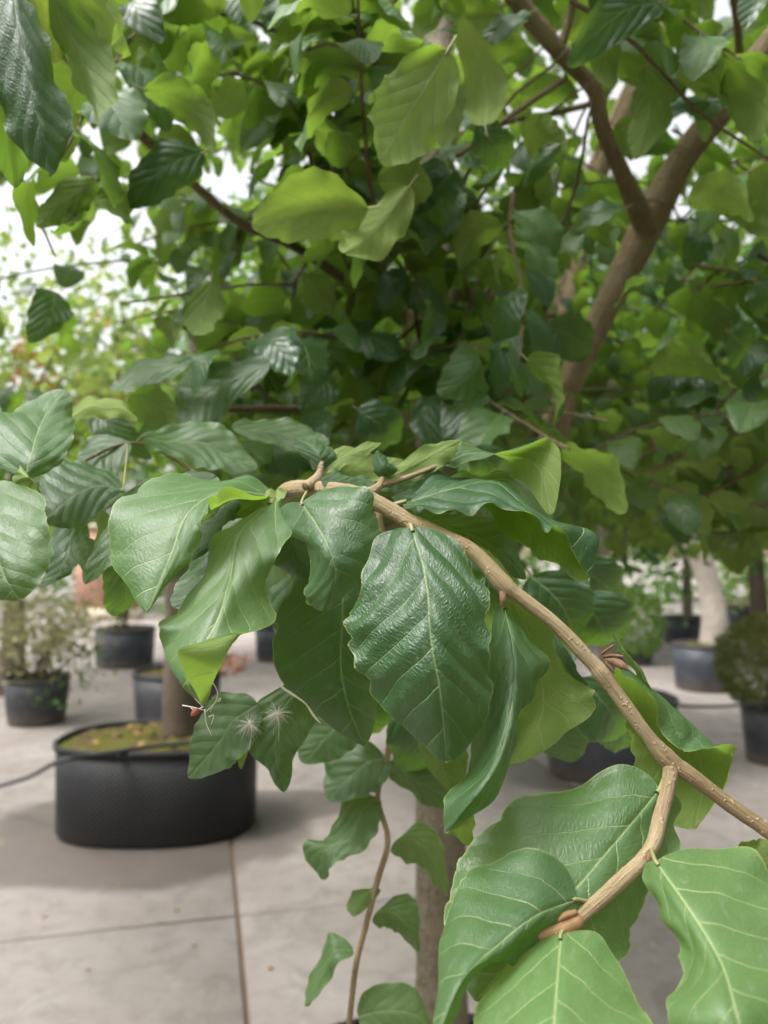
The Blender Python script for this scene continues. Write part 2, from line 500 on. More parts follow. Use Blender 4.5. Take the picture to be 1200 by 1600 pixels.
def tube_arrays(pts, rad, sides=10, n=None, bumps=0.0, cap=True):
    pts = np.asarray(pts, float); rad = np.asarray(rad, float)
    if n is None:
        n = max(8, len(pts) * 6)
    q = spline(np.column_stack([pts, rad]), n)
    c, r = q[:, :3], q[:, 3]
    T = np.gradient(c, axis=0); T /= np.linalg.norm(T, axis=1)[:, None] + 1e-12
    ref = np.array((0.3, 0.2, 1.0)) if abs(T[0, 2]) < 0.8 else np.array((1.0, 0.2, 0.1))
    N = np.zeros_like(T)
    prev = ref
    for i in range(n):
        x = prev - T[i] * prev.dot(T[i]); x /= np.linalg.norm(x) + 1e-12
        N[i] = x; prev = x
    B = np.cross(T, N)
    ang = np.linspace(0, 2 * np.pi, sides, endpoint=False)
    rr = r[:, None] * (1 + bumps * rng.normal(size=(n, sides)))
    if bumps:
        rr *= (1 + 2.2 * bumps * (np.sin(np.linspace(0, n * .13, n) + 1) + np.sin(np.linspace(0, n * .31, n))))[:, None]
    V = c[:, None] + rr[..., None] * (np.cos(ang)[None, :, None] * N[:, None] + np.sin(ang)[None, :, None] * B[:, None])
    V = V.reshape(-1, 3)
    i, j = np.meshgrid(np.arange(n - 1), np.arange(sides), indexing='ij')
    j2 = (j + 1) % sides
    F = np.stack([i * sides + j, i * sides + j2, (i + 1) * sides + j2, (i + 1) * sides + j], -1).reshape(-1, 4)
    L = np.concatenate([[0], np.cumsum(np.linalg.norm(np.diff(c, axis=0), axis=1))])
    uv = np.column_stack([np.tile(ang / (2 * np.pi), n), np.repeat(L / 0.1, sides)])
    if cap:
        V = np.vstack([V, c[0], c[-1]])
        uv = np.vstack([uv, [0, 0], [0, L[-1] / 0.1]])
        a = np.arange(sides); b = (a + 1) % sides
        F0 = np.stack([b, a, np.full(sides, n * sides), np.full(sides, n * sides)], -1)
        e = (n - 1) * sides
        F1 = np.stack([e + a, e + b, np.full(sides, n * sides + 1), np.full(sides, n * sides + 1)], -1)
        return V, F, [F0[:, :3], F1[:, :3]], uv
    return V, F, [], uv

def tube(name, pts, rad, mat, parent=None, sides=10, n=None, bumps=0.0):
    V, F, caps, uv = tube_arrays(pts, rad, sides, n, bumps)
    base = np.asarray(pts[0], float)
    return add(name, mesh_np(name, V - base, [F] + caps, mat, uv), parent, base)

# ------------------------------------------------------------------ the leaf
def wprof(v, a=0.46, b=0.60):
    vm = a / (a + b)
    return (np.clip(v, 0, 1) ** a * np.clip(1 - v, 0, 1) ** b) / (vm ** a * (1 - vm) ** b)

def hermite(xs, ys, x):
    """smooth curve through (xs, ys[k,...]) sampled at x"""
    xs = np.asarray(xs, float)
    m = np.gradient(ys, xs, axis=0) if len(xs) > 2 else np.repeat(((ys[1] - ys[0]) / (xs[1] - xs[0]))[None], 2, 0)
    i = np.clip(np.searchsorted(xs, x, 'right') - 1, 0, len(xs) - 2)
    h = xs[i + 1] - xs[i]
    t = (x - xs[i]) / h
    sh = (-1,) + (1,) * (ys.ndim - 1)
    t, h = t.reshape(sh), h.reshape(sh)
    return (2 * t**3 - 3 * t**2 + 1) * ys[i] + (t**3 - 2 * t**2 + t) * h * m[i] + (-2 * t**3 + 3 * t**2) * ys[i + 1] + (t**3 - t**2) * h * m[i + 1]

def leaf_surface(rows, vs, nu, nv, size, upref, under=False, prof=(0.46, 0.60), teeth=0.055, wave=0.025, quilt=0.010, seed=0, vref=0.5, youth=0.0):
    """rows: control rows of 1, 3 or 5 points (3-D) at the fractions vs of the length. size = leaf length in the same unit."""
    r = np.random.default_rng(seed)
    vs = np.asarray(vs, float)
    w_at = wprof(vs, *prof)
    mids, offs = [], []
    for k, row in enumerate(rows):
        row = np.asarray(row, float).reshape(-1, 3)
        if len(row) == 1:
            mids.append(row[0]); offs.append(None); continue
        if len(row) == 3:
            l, m, rr = row
            par = lambda u: m + u * (rr - l) / 2 + u * u * ((rr + l) / 2 - m)
            row = np.stack([l, 0.62 * (l + m) / 2 + 0.38 * par(-0.5), m, 0.62 * (rr + m) / 2 + 0.38 * par(0.5), rr])
        mids.append(row[2]); offs.append((row - row[2]) / max(w_at[k], 0.25))
    for k in range(len(offs)):
        if offs[k] is None:
            near = [o for o in (offs[k + 1:] if k == 0 else offs[:k][::-1]) if o is not None][0]
            offs[k] = near * 0.85
    mids, offs = np.stack(mids), np.stack(offs)
    vv = np.linspace(0, 1, nv)
    vv = np.clip(vv + 0.06 * np.sin(2 * np.pi * vv) * -1.0 * 0 , 0, 1)
    vv = 0.5 - 0.5 * np.cos(np.pi * vv) * (0.75) - (0.5 - vv) * 0.25      # closer rows at both ends
    vv = (vv - vv[0]) / (vv[-1] - vv[0])
    uu = np.linspace(-1, 1, nu)
    Mv = hermite(vs, mids, vv)
    Ov = hermite(vs, offs, vv)                                # (nv,5,3)
    Ou = hermite(np.linspace(-1, 1, 5), np.moveaxis(Ov, 1, 0), uu)   # (nu,nv,3)
    Ou = np.moveaxis(Ou, 0, 1)                                # (nv,nu,3)
    w0 = wprof(vv, *prof)
    W = np.zeros((nv, nu))
    for side in (-1, 1):
        ph = r.uniform(0, 1)
        n_t = r.uniform(7.2, 9.2) if nv > 30 else r.uniform(5.2, 6.4)
        te = vv * n_t + ph
        te = te + .18 * np.sin(2 * np.pi * vv * 1.7 + ph * 9)
        tooth = (np.abs(np.sin(np.pi * te)) ** 0.8 - 0.62) * r.uniform(.35, 1.6, 32)[np.clip(te.astype(int), 0, 31)] * teeth * np.clip((vv - 0.22) / 0.25, 0, 1)
        irr = 0.02 * np.sin(2 * np.pi * (2.3 * vv + r.uniform(0, 1))) + 0.02 * np.sin(2 * np.pi * (5.1 * vv + r.uniform(0, 1)))
        fine = (np.abs(np.sin(np.pi * (vv * r.uniform(17, 21) + ph))) - .6) * .020 * np.clip((vv - .2) / .2, 0, 1)
        ws = w0 * (1 + tooth + (fine if nv > 50 else 0) + irr * teeth / 0.055)
        sel = (uu < 0) if side < 0 else (uu >= 0)
        W[:, sel] = ws[:, None]
    W[0] = W[-1] = 0.0
    S = Mv[:, None] + Ou * W[..., None]
    # normals
    dv = np.gradient(S, axis=0); du = np.gradient(S, axis=1)
    N = np.cross(du, dv); N /= np.linalg.norm(N, axis=2, keepdims=True) + 1e-12
    iv, iu = int(vref * (nv - 1)), nu // 2
    n_mid = N[iv, iu - 1] + N[iv, iu + 1]
    flip = (np.dot(n_mid, upref) < 0)
    if under:
        flip = not flip
    sgn = -1 if flip else 1
    s = uu[None] * W
    a = np.abs(s)
    e = vv[:, None] - 0.34 * a - 0.10 * a * a
    tt = e * NV + 0.22 * np.sign(s)
    f = np.abs(((tt + 0.5) % 1.0) - 0.5) * 2
    q = 0.75 * quilt * (1 - 0.9 * youth) * size * (f ** 0.7 - 0.5) * np.clip(a * 6, 0, 1) * np.clip(W, 0, 1)
    q -= 0.006 * size * np.exp(-(a / 0.06) ** 2)
    ed = np.abs(uu)[None] ** 3
    wv = np.zeros_like(s)
    for side in (-1, 1):
        sel = (uu < 0) if side < 0 else (uu >= 0)
        p = wave * size * (np.sin(2 * np.pi * (r.uniform(1.6, 2.6) * vv + r.uniform(0, 1))) + 0.55 * np.sin(2 * np.pi * (r.uniform(3.6, 5.4) * vv + r.uniform(0, 1))))
        wv[:, sel] = (p * np.clip(w0 * 1.3, 0, 1))[:, None]
    lump = 0.010 * size * np.sin(5.3 * s + r.uniform(0, 6)) * np.sin(9.1 * vv[:, None] + r.uniform(0, 6)) * np.clip(W, 0, 1)
    S = S + N * sgn * (q + wv * ed + lump)[..., None]
    i, j = np.meshgrid(np.arange(nv - 1), np.arange(nu - 1), indexing='ij')
    A, B, C, D = i * nu + j, i * nu + j + 1, (i + 1) * nu + j + 1, (i + 1) * nu + j
    F = np.stack([A, B, C, D] if not flip else [A, D, C, B], -1).reshape(-1, 4)
    uv = np.column_stack([s.ravel(), np.repeat(vv, nu)])
    return S.reshape(-1, 3), F, uv, np.tile(np.abs(uu), nv), sgn * N[iv, iu]

def joined_leaf(name, surf, petiole=None, prad=0.0008, youth=0.0, mat='leaf'):
    V, F, uv, edge, _ = surf
    faces, mi = [F], [np.zeros(len(F), int)]
    n0 = len(V)
    if petiole is not None:
        k = len(petiole)
        pv, pf, pc, puv = tube_arrays(petiole, np.linspace(prad * 1.25, prad, k), 6, 8, 0.0, False)
        V = np.vstack([V, pv]); uv = np.vstack([uv, puv]); edge = np.concatenate([edge, np.zeros(len(pv))])
        faces.append(pf + n0); mi.append(np.ones(len(pf), int))
    return mesh_np(name, V, faces, None, uv, {'edge': edge, 'youth': np.full(len(V), youth)}, True,
                   [M[mat], M['petiole']], np.concatenate(mi))

EYE = np.array((0, 0, CAM_H))

# ================================================================== SETTING
gm = mesh_np('ground', np.array([(-300, -60, -0.03), (300, -60, -0.03), (300, 500, -0.03), (-300, 500, -0.03)]), np.array([[0, 1, 2, 3]]), M['joint'])
ground = tag(add('ground', gm), kind='structure')
pav = tag(add('pavement', mesh_np('pavement', np.array([(-60, -20, -0.016), (60, -20, -0.016), (60, 70, -0.016), (-60, 70, -0.016)]), np.array([[0, 1, 2, 3]]), M['joint'])), kind='structure')
# slabs: the joints run to (320, 850) and square to that
ux = np.array((math.cos(math.atan(280 / 1200)), math.sin(math.atan(280 / 1200)), 0))     # along the cross joints
uy = np.array((-ux[1], ux[0], 0))
j0 = G(372, 1430)
SL, GAP = 2.1, 0.016
def slab_mesh(sx, sy, seed):
    b = 0.006
    z0, z1 = -0.014, 0.0
    xs, ys = (GAP / 2, sx - GAP / 2), (GAP / 2, sy - GAP / 2)
    V = []
    for z, k in ((z0, 0), (z1 - b, 0), (z1, b)):
        V += [(xs[0] + k, ys[0] + k, z), (xs[1] - k, ys[0] + k, z), (xs[1] - k, ys[1] - k, z), (xs[0] + k, ys[1] - k, z)]
    F = [[8, 9, 10, 11]]
    for l in (0, 4):
        for a in range(4):
            F.append([l + a, l + (a + 1) % 4, l + 4 + (a + 1) % 4, l + 4 + a])
    return mesh_np('concrete_slab', np.array(V), np.array(F), M['concrete'], smooth=False)
sm = slab_mesh(SL, SL, 0)
rotz = math.atan2(ux[1], ux[0])
for i in range(-5, 6):
    for j in range(-2, 10):
        o = bpy.data.objects.new('concrete_slab', sm)
        p = j0 + ux * (i * SL) + uy * (j * SL)
        o.location = (p[0], p[1], 0); o.rotation_euler = (0, 0, rotz)
        COL.objects.link(o); o.parent = pav
# beyond the slabs the yard is one cast surface
far = tag(add('yard', mesh_np('yard', np.array([(-60, 21.3, -0.006), (60, 21.3, -0.006), (60, 70, -0.006), (-60, 70, -0.006)]), np.array([[0, 1, 2, 3]]), M['concrete'])), kind='structure')

# ------------------------------------------------------------------ tubs
def lathe(profile, seg=48, sx=1.0, sy=1.0, wob=0.0, seed=0, power=2.0):
    """profile: (radius factor, z); sx, sy half axes; power > 2 squares the oval"""
    r = np.random.default_rng(seed)
    a = np.linspace(0, 2 * np.pi, seg, endpoint=False)
    ca, sa = np.cos(a), np.sin(a)
    k = (np.abs(ca) ** power + np.abs(sa) ** power) ** (-1 / power)
    ph = r.uniform(0, 6, 3)
    k = k * (1 + wob * (np.sin(2 * a + ph[0]) + 0.6 * np.sin(3 * a + ph[1])))
    V, UV = [], []
    arc = 0.0
    per = 2 * np.pi * math.sqrt((sx * sx + sy * sy) / 2)
    for n, (rf, z) in enumerate(profile):
        if n:
            arc += math.hypot((rf - profile[n - 1][0]) * sx, z - profile[n - 1][1])
        V.append(np.column_stack([ca * k * sx * rf, sa * k * sy * rf, np.full(seg, z) + wob * 0.25 * (z > 0.1) * np.sin(2 * a + ph[2])]))
        UV.append(np.column_stack([a / (2 * np.pi) * per, np.full(seg, arc)]))
    V = np.vstack(V); UV = np.vstack(UV)
    i, j = np.meshgrid(np.arange(len(profile) - 1), np.arange(seg), indexing='ij')
    j2 = (j + 1) % seg
    F = np.stack([i * seg + j, i * seg + j2, (i + 1) * seg + j2, (i + 1) * seg + j], -1).reshape(-1, 4)
    return V, F, UV

def tub(name, loc, sx, sy, h, mat, label, cat='plant pot', group=None, taper=0.92, soil=0.05, rim=True, wob=0.0, seed=0, power=2.0, rot=0.0, wall='wall'):
    t = empty(name, loc)
    tag(t, label, cat, group)
    V, F, UV = lathe([(taper * 0.97, 0.003), (taper, 0.02), (taper + (1 - taper) * 0.5, h * 0.5), (1.0, h - 0.03), (0.975, h - 0.03), (0.965, h - 0.09)], 64, sx, sy, wob, seed, power)
    c, s = math.cos(rot), math.sin(rot)
    rm = np.array(((c, -s, 0), (s, c, 0), (0, 0, 1)))
    loc = np.asarray(loc, float)
    add(wall, mesh_np(name + '_wall', V @ rm.T, F, mat, UV), t, loc)
    if rim:
        V, F, UV = lathe([(1.0, h - 0.032), (1.022, h - 0.028), (1.026, h - 0.006), (1.012, h), (0.985, h), (0.972, h - 0.012), (0.972, h - 0.05)], 64, sx, sy, wob, seed, power)
        add('rim', mesh_np(name + '_rim', V @ rm.T, F, mat, UV), t, loc)
    n = 14
    rr = np.linspace(1, 0.02, n)
    prof = [(k * 0.968, h - soil + 0.02 * (1 - k)) for k in rr]
    V, F, UV = lathe(prof, 48, sx, sy, wob, seed, power)
    V[:, 2] += rng.normal(size=len(V)) * 0.013 * (np.arange(len(V)) > 48)
    add('soil', mesh_np(name + '_soil', V @ rm.T, F, M['soil'], UV), t, loc)
    return t

tub('oval_planter', OVAL, 0.515, 0.36, 0.475, M['pot_mesh'], 'large oval black mesh planter with mossy soil, ringed by a damp patch', 'planter', 'oval mesh planters', 0.985, 0.03, True, 0.012, 3, 2.5)
tub('oval_planter', OVAL2, 0.42, 0.33, 0.50, M['pot_grey'], 'grey-black oval planter half hidden behind the drooping leaves, hose leaving its rim', 'planter', 'oval mesh planters', 0.97, 0.05, True, 0.01, 4, 2.4)
TREE = np.array((0.098, 1.27, 0.0))      # foot of the near tree
tub('round_planter', (TREE[0], TREE[1] - 0.03, 0), 0.45, 0.45, 0.50, M['pot_mesh'], 'round black mesh planter under the grey trunk, only its far rim in view', 'planter', None, 0.97, 0.05, True, 0.006, 8, 2.0)

# ================================================================== THE NEAR TREE
tree = empty('ironwood_tree', TREE)
tag(tree, 'near tree with drooping branch of glossy toothed leaves, grey trunk in the round planter', 'tree')
def px_tube(name, pts, mat, parent, sides=12, n=None, bumps=0.0):
    """pts: (px, py, depth, width in px)"""
    c = [P(x, y, d) for x, y, d, w in pts]
    thin = {'branch': .84, 'limb': .86}.get(name, 1.0)
    r = [w / 2 * d / FPX * thin for x, y, d, w in pts]
    return tube(name, c, r, mat, parent, sides, n, bumps)

td = 1.29
tr_pts = [(TREE[0], TREE[1], 0.43, 0.058)] + [tuple(P(x, y, d)) + (w / 2 * d / FPX,) for x, y, d, w in
          [(690, 1600, td, 84), (689, 1300, td + .02, 80), (690, 1000, td + .08, 74), (684, 700, td + .18, 66), (676, 430, td + .3, 58), (684, 150, td + .45, 46), (690, -150, td + .6, 34)]]
tr_pts = np.array(tr_pts)
trunk = tube('trunk', tr_pts[:, :3], tr_pts[:, 3], M['trunk'], tree, 24, 70, 0.015)
limbs = {}
limbs['a'] = px_tube('limb', [(690, 960, 1.37, 52), (770, 800, 1.35, 52), (862, 690, 1.32, 50), (885, 610, 1.28, 48), (935, 505, 1.24, 50), (1008, 360, 1.2, 56), (1062, 255, 1.16, 50), (1130, 165, 1.12, 52), (1215, 55, 1.08, 50), (1320, -90, 1.0, 46)], M['limb'], tree, 18, 80, 0.02)
limbs['b'] = px_tube('limb', [(1012, 358, 1.19, 40), (990, 310, 1.14, 34), (965, 255, 1.08, 31), (940, 195, 1.02, 30), (928, 140, .98, 30), (880, 88, .94, 31), (838, 38, .92, 32), (800, -10, .9, 32), (740, -90, .86, 30)], M['limb'], tree, 14, 60, 0.02)
limbs['c'] = px_tube('limb', [(690, 720, 1.5, 44), (800, 600, 1.75, 42), (885, 470, 1.85, 44), (905, 340, 1.85, 46), (960, 210, 1.8, 44), (1030, 60, 1.75, 42), (1090, -90, 1.7, 38)], M['limb'], tree, 14, 60, 0.02)
limbs['d'] = px_tube('limb', [(680, 520, 1.55, 38), (560, 450, 1.3, 22), (465, 388, 1.05, 18), (380, 350, .92, 17), (310, 295, .84, 17), (205, 195, .76, 17), (110, 95, .68, 17), (40, -10, .58, 15), (0, -90, .52, 14)], M['limb'], tree, 12, 70, 0.015)
limbs['e'] = px_tube('limb', [(868, 665, 1.32, 36), (800, 650, 1.4, 30), (720, 655, 1.42, 26), (560, 650, 1.2, 20), (460, 640, 1.0, 16), (300, 640, .8, 10)], M['limb'], tree, 12, 50, 0.015)
limbs['f'] = px_tube('limb', [(684, 800, 1.45, 40), (800, 720, 1.8, 30), (980, 700, 2.1, 26), (1180, 690, 2.3, 22)], M['limb'], tree, 10, 40, 0.015)
limbs['g'] = px_tube('limb', [(678, 470, 1.6, 40), (760, 455, 1.9, 30), (640, 350, 2.1, 26), (520, 200, 2.3, 24), (440, 0, 2.4, 20)], M['limb'], tree, 10, 40, 0.015)
# thin twigs on the upper limb
for pts in ([(922, 163, 1.0, 9), (860, 178, .96, 9), (790, 192, .92, 8), (720, 240, .88, 7)],
            [(885, 122, .95, 10), (835, 155, .93, 9), (785, 190, .9, 9), (715, 243, .86, 8)],
            [(875, 78, .94, 14), (890, 30, .93, 13), (905, -30, .92, 12)],
            [(985, 248, 1.1, 8), (1010, 200, 1.12, 7), (1040, 150, 1.14, 6)],
            [(1090, 280, 1.15, 6), (1150, 283, 1.12, 6), (1230, 278, 1.1, 5)],
            [(1150, 150, 1.12, 14), (1155, 80, 1.05, 13), (1145, -20, 1.0, 12)],
            [(930, 120, 1.0, 6), (940, 70, 1.0, 5), (935, 40, 1.0, 4)]):
    px_tube('twig', pts, M['limb'], tree, 8, 24, 0.02)

# the drooping branch in front
br = px_tube('branch', [(684, 800, 1.42, 30), (600, 830, 1.0, 26), (500, 850, .65, 26), (445, 815, .49, 30), (446, 770, .435, 32), (505, 764, .405, 31), (567, 777, .392, 34), (610, 797, .386, 28), (650, 820, .380, 35), (695, 838, .376, 27), (742, 864, .372, 27), (788, 914, .368, 34), (815, 934, .366, 26), (870, 978, .363, 26), (917, 1027, .360, 27), (940, 1052, .3585, 33), (965, 1086, .357, 26), (1012, 1150, .354, 27), (1047, 1190, .352, 37), (1080, 1212, .350, 28), (1133, 1252, .348, 27), (1200, 1299, .344, 29), (1290, 1370, .335, 26), (1400, 1480, .325, 20), (1480, 1590, .32, 14), (1530, 1690, .315, 6)], M['twig'], tree, 22, 380, 0.016)
side = px_tube('branch', [(1046, 1188, .352, 24), (1047, 1215, .348, 27), (1032, 1275, .338, 27), (1014, 1330, .325, 28), (960, 1385, .312, 26), (905, 1433, .303, 25), (872, 1452, .30, 18)], M['twig'], tree, 16, 70, 0.02)
hang = px_tube('branch', [(590, 790, .62, 12), (612, 950, .63, 13), (618, 1080, .63, 13), (604, 1190, .63, 12), (590, 1245, .63, 11), (606, 1312, .62, 11), (590, 1375, .62, 11), (572, 1445, .62, 11), (556, 1510, .62, 11), (545, 1600, .62, 11), (530, 1680, .62, 9)], M['twig'], tree, 10, 80, 0.02)
bl = px_tube('branch', [(445, 815, .49, 14), (380, 790, .54, 10), (300, 735, .60, 7), (215, 692, .585, 6), (130, 722, .56, 6), (70, 775, .50, 6), (20, 770, .44, 7), (-40, 740, .42, 7)], M['limb'], tree, 10, 50, 0.02)
for pts in ([(478, 762, .404, 17), (497, 745, .41, 14), (503, 722, .413, 9)], [(497, 745, .41, 12), (520, 732, .42, 9), (535, 722, .425, 7)],
            [(568, 775, .392, 18), (590, 762, .395, 13), (601, 742, .398, 9)], [(596, 758, .396, 10), (640, 745, .405, 8), (700, 721, .42, 7)],
            [(742, 866, .372, 14), (738, 858, .376, 12), (728, 840, .384, 8)]):
    px_tube('spur', pts, M['twig'], br, 10, 18, 0.03)

def bud(pts, parent, name='bud', mat='bud'):
    return px_tube(name, pts, M[mat], parent, 10, 14, 0.02)
bud([(945, 1030, .358, 6), (962, 1034, .354, 11), (974, 1041, .350, 11), (982, 1048, .348, 2)], br)
for q in ([(942, 1026, .358, 5), (958, 1024, .355, 5), (974, 1026, .352, 4)], [(940, 1022, .358, 4), (950, 1014, .356, 4), (959, 1008, .354, 3)], [(946, 1034, .357, 5), (955, 1044, .355, 4), (961, 1052, .354, 2)]):
    bud(q, br, 'stipule')
bud([(905, 1436, .302, 22), (872, 1450, .298, 26), (848, 1458, .295, 21), (820, 1468, .292, 4)], side, 'bud', 'bud_tan')
bud([(900, 1425, .301, 8), (880, 1432, .298, 9), (858, 1446, .295, 3)], side, 'stipule', 'bud_tan')
bud([(1018, 1332, .322, 12), (1015, 1340, .318, 13), (1012, 1346, .316, 3)], side)
bud([(640, 818, .38, 10), (642, 828, .372, 10), (643, 834, .37, 3)], br)
bud([(786, 925, .366, 12), (786, 938, .364, 10), (784, 948, .364, 4)], br)
bud([(527, 730, .42, 7), (535, 724, .42, 8), (541, 718, .42, 2)], br)

HERO = []
def hero(vs, rows, tilt=None, youth=0.2, yellow=0.0, under=False, at=None, parent=None, nu=37, nv=57, **kw):
    """rows of (px,py,depth); at = where the stalk meets the twig"""
    if tilt is None:
        tilt = 0.0 if under else 0.11
    y0 = rows[0][1]
    rows3 = [[P(p[0], p[1], p[2] - tilt * (p[1] - y0) / FPX) for p in (r if isinstance(r, list) else [r])] for r in rows]
    b, tip = rows3[0][0], rows3[-1][0]
    size = sum(np.linalg.norm(rows3[i + 1][len(rows3[i + 1]) // 2] - rows3[i][len(rows3[i]) // 2]) for i in range(len(rows3) - 1))
    mid = rows3[len(rows3) // 2]; mid = mid[len(mid) // 2]
    sf = leaf_surface(rows3, vs, nu, nv, size, EYE - mid, under, seed=len(HERO) + 40, youth=youth, **kw)
    V = sf[0] - b
    pet = None
    if at is not None:
        a = P(*at) - b
        n1 = rows3[1][len(rows3[1]) // 2] - b
        pet = [a, a * 0.5 - n1 * 0.02, n1 * 0.0, n1 * 0.09]
    me = joined_leaf('leaf', (V,) + sf[1:], pet, 0.00085 * size / 0.1, youth)
    o = add('leaf', me, parent or br, b)
    o.color = (0.0, yellow, 0, 1)
    HERO.append(o)
    return o

V5 = (0, .25, .5, .75, 1)
# the sharp leaf in the middle
hero((0, .2, .5, .75, 1), [(643, 824, .360), [(572, 895, .364), (663, 895, .345), (751, 890, .350)], [(541, 992, .358), (673, 1000, .338), (758, 1000, .348)], [(583, 1075, .360), (688, 1087, .343), (772, 1085, .350)], (697, 1192, .360)], youth=.10, at=(641, 820, .38), quilt=.021, prof=(.34, .60), teeth=.095, nu=57, nv=85)
# its left neighbour, notched at the end
hero(V5, [(471, 785, .386), [(436, 815, .395), (497, 824, .370), (563, 764, .374)], [(481, 862, .383), (517, 866, .362), (597, 826, .374)], [(479, 920, .38), (524, 908, .366), (583, 888, .377)], (508, 955, .378)], youth=.25, at=(480, 768, .405), teeth=.10, prof=(.36, .5), nu=49, nv=75)
# big pale leaf on the left, edge turned up at the stalk end
hero((0, .22, .45, .75, 1), [(424, 771, .415), [(362, 742, .425), (362, 752, .41), (360, 764, .395), (355, 786, .378), (352, 772, .365)], [(236, 752, .40), (262, 775, .385), (300, 796, .375), (315, 802, .368), (321, 792, .362)], [(172, 858, .378), (215, 862, .368), (262, 872, .362), (282, 870, .364), (299, 864, .368)], (229, 957, .358)], youth=.62, at=(446, 768, .43), teeth=.08, prof=(.5, .74), nu=57, nv=75)
# the long leaf below it with its tip rolled up
hero((0, .22, .48, .72, .87, 1), [(425, 783, .405), [(358, 828, .395), (375, 833, .382), (456, 822, .385)], [(300, 912, .378), (357, 903, .366), (422, 893, .374)], [(256, 990, .366), (335, 978, .352), (408, 982, .362)], [(254, 1030, .360), (272, 1046, .352), (292, 1062, .345), (346, 1036, .338), (284, 1022, .322)], (314, 1102, .352)], youth=.68, at=(446, 770, .42), teeth=.06, nu=57, nv=85)
# dark leaf hanging behind
hero((0, .3, .6, .85, 1), [(535, 895, .412), [(447, 925, .418), (535, 962, .404), (612, 940, .416)], [(427, 1015, .41), (533, 1045, .398), (612, 1040, .414)], [(468, 1098, .40), (548, 1115, .395), (595, 1085, .41)], (569, 1166, .398)], tilt=-.04, youth=.0, at=(560, 790, .41), teeth=.06)
# folded narrow leaf right of the middle one
hero((0, .22, .5, .75, .9, 1), [(787, 946, .374), [(760, 990, .372), (803, 1015, .352), (840, 1012, .372)], [(745, 1100, .366), (800, 1098, .344), (833, 1092, .366)], [(722, 1215, .36), (775, 1192, .340), (800, 1165, .358)], [(700, 1272, .352), (738, 1250, .338), (764, 1246, .345)], (697, 1302, .346)], youth=.28, at=(788, 928, .37), teeth=.05)
hero((0, .3, .65, 1), [(755, 1252, .36), [(740, 1262, .355), (730, 1275, .352), (700, 1300, .348)], [(742, 1285, .36), (728, 1298, .356), (712, 1306, .352)], (735, 1322, .36)], youth=.5, under=True, teeth=.03, nu=15, nv=19)
# pale underside leaf
hero((0, .25, .5, .78, 1), [(800, 925, .378), [(790, 1000, .39), (826, 990, .392), (864, 975, .385)], [(782, 1080, .384), (846, 1065, .392), (912, 1062, .384)], [(785, 1150, .378), (842, 1130, .385), (922, 1112, .376)], (800, 1196, .372)], youth=.35, under=True, at=(795, 915, .37), teeth=.09)
hero((0, .35, .7, 1), [(862, 978, .384), [(866, 1005, .38), (874, 1010, .375), (880, 1008, .376)], [(882, 1045, .38), (890, 1046, .374), (902, 1044, .377)], (918, 1072, .378)], youth=.2, teeth=.03, nu=13, nv=19)
# leaf behind the branch, folded over towards the viewer
hero((0, .28, .55, .82, 1), [(966, 1040, .366), [(975, 1120, .386), (995, 1090, .386), (1012, 1075, .380), (1008, 1068, .372), (1020, 1096, .362)], [(990, 1185, .382), (1035, 1178, .386), (1082, 1160, .384), (1092, 1142, .372), (1064, 1176, .360)], [(1030, 1268, .372), (1060, 1256, .378), (1098, 1236, .378), (1134, 1212, .372), (1151, 1178, .362)], (1088, 1295, .364)], youth=.45, under=True, at=(950, 1030, .36), teeth=.09, wave=.015, nu=57, nv=65)
hero((0, .3, .65, 1), [(1016, 1082, .368), [(990, 1050, .370), (1004, 1050, .366), (1010, 1062, .364)], [(966, 1015, .372), (979, 1020, .366), (987, 1034, .362)], (960, 990, .368)], youth=.3, teeth=.02, nu=15, nv=21)
# the young shoot below
hero(V5, [(1031, 1233, .346), [(925, 1208, .352), (975, 1300, .336), (1062, 1300, .348)], [(778, 1285, .345), (905, 1382, .325), (1010, 1402, .338)], [(703, 1375, .338), (822, 1478, .316), (968, 1505, .328)], (742, 1565, .318)], youth=.34, at=(1046, 1195, .35), parent=side, teeth=.05, wave=.03, nu=57, nv=75)
hero(V5, [(900, 1405, .304), [(842, 1332, .31), (838, 1430, .293), (862, 1462, .30)], [(737, 1358, .31), (778, 1476, .286), (806, 1496, .296)], [(694, 1462, .30), (722, 1528, .278), (746, 1520, .288)], (676, 1635, .275)], youth=.5, at=(925, 1412, .308), parent=side, teeth=.04, wave=.02, nu=57, nv=75)
hero((0, .3, .6, 1), [(876, 1460, .292), [(772, 1532, .288), (868, 1560, .268), (978, 1522, .284)], [(728, 1650, .275), (862, 1665, .254), (1018, 1632, .27)], (856, 1800, .255)], youth=.72, at=(886, 1446, .30), parent=side, teeth=.03, wave=.02, nu=57, nv=75)
hero(V5, [(1024, 1345, .30), [(1022, 1420, .294), (1080, 1424, .28), (1185, 1345, .30)], [(1076, 1505, .282), (1126, 1502, .268), (1250, 1425, .288)], [(1036, 1592, .268), (1152, 1585, .256), (1275, 1540, .275)], (1185, 1700, .258)], youth=.75, at=(1018, 1328, .32), parent=side, teeth=.05, wave=.03, nu=57, nv=75)
hero((0, .4, .7, 1), [(1260, 1330, .355), [(1190, 1375, .36), (1195, 1345, .36), (1200, 1312, .362)], [(1160, 1360, .36), (1165, 1338, .362), (1175, 1312, .362)], (1152, 1325, .36)], youth=.4, under=True, teeth=.05, at=(1240, 1330, .34))
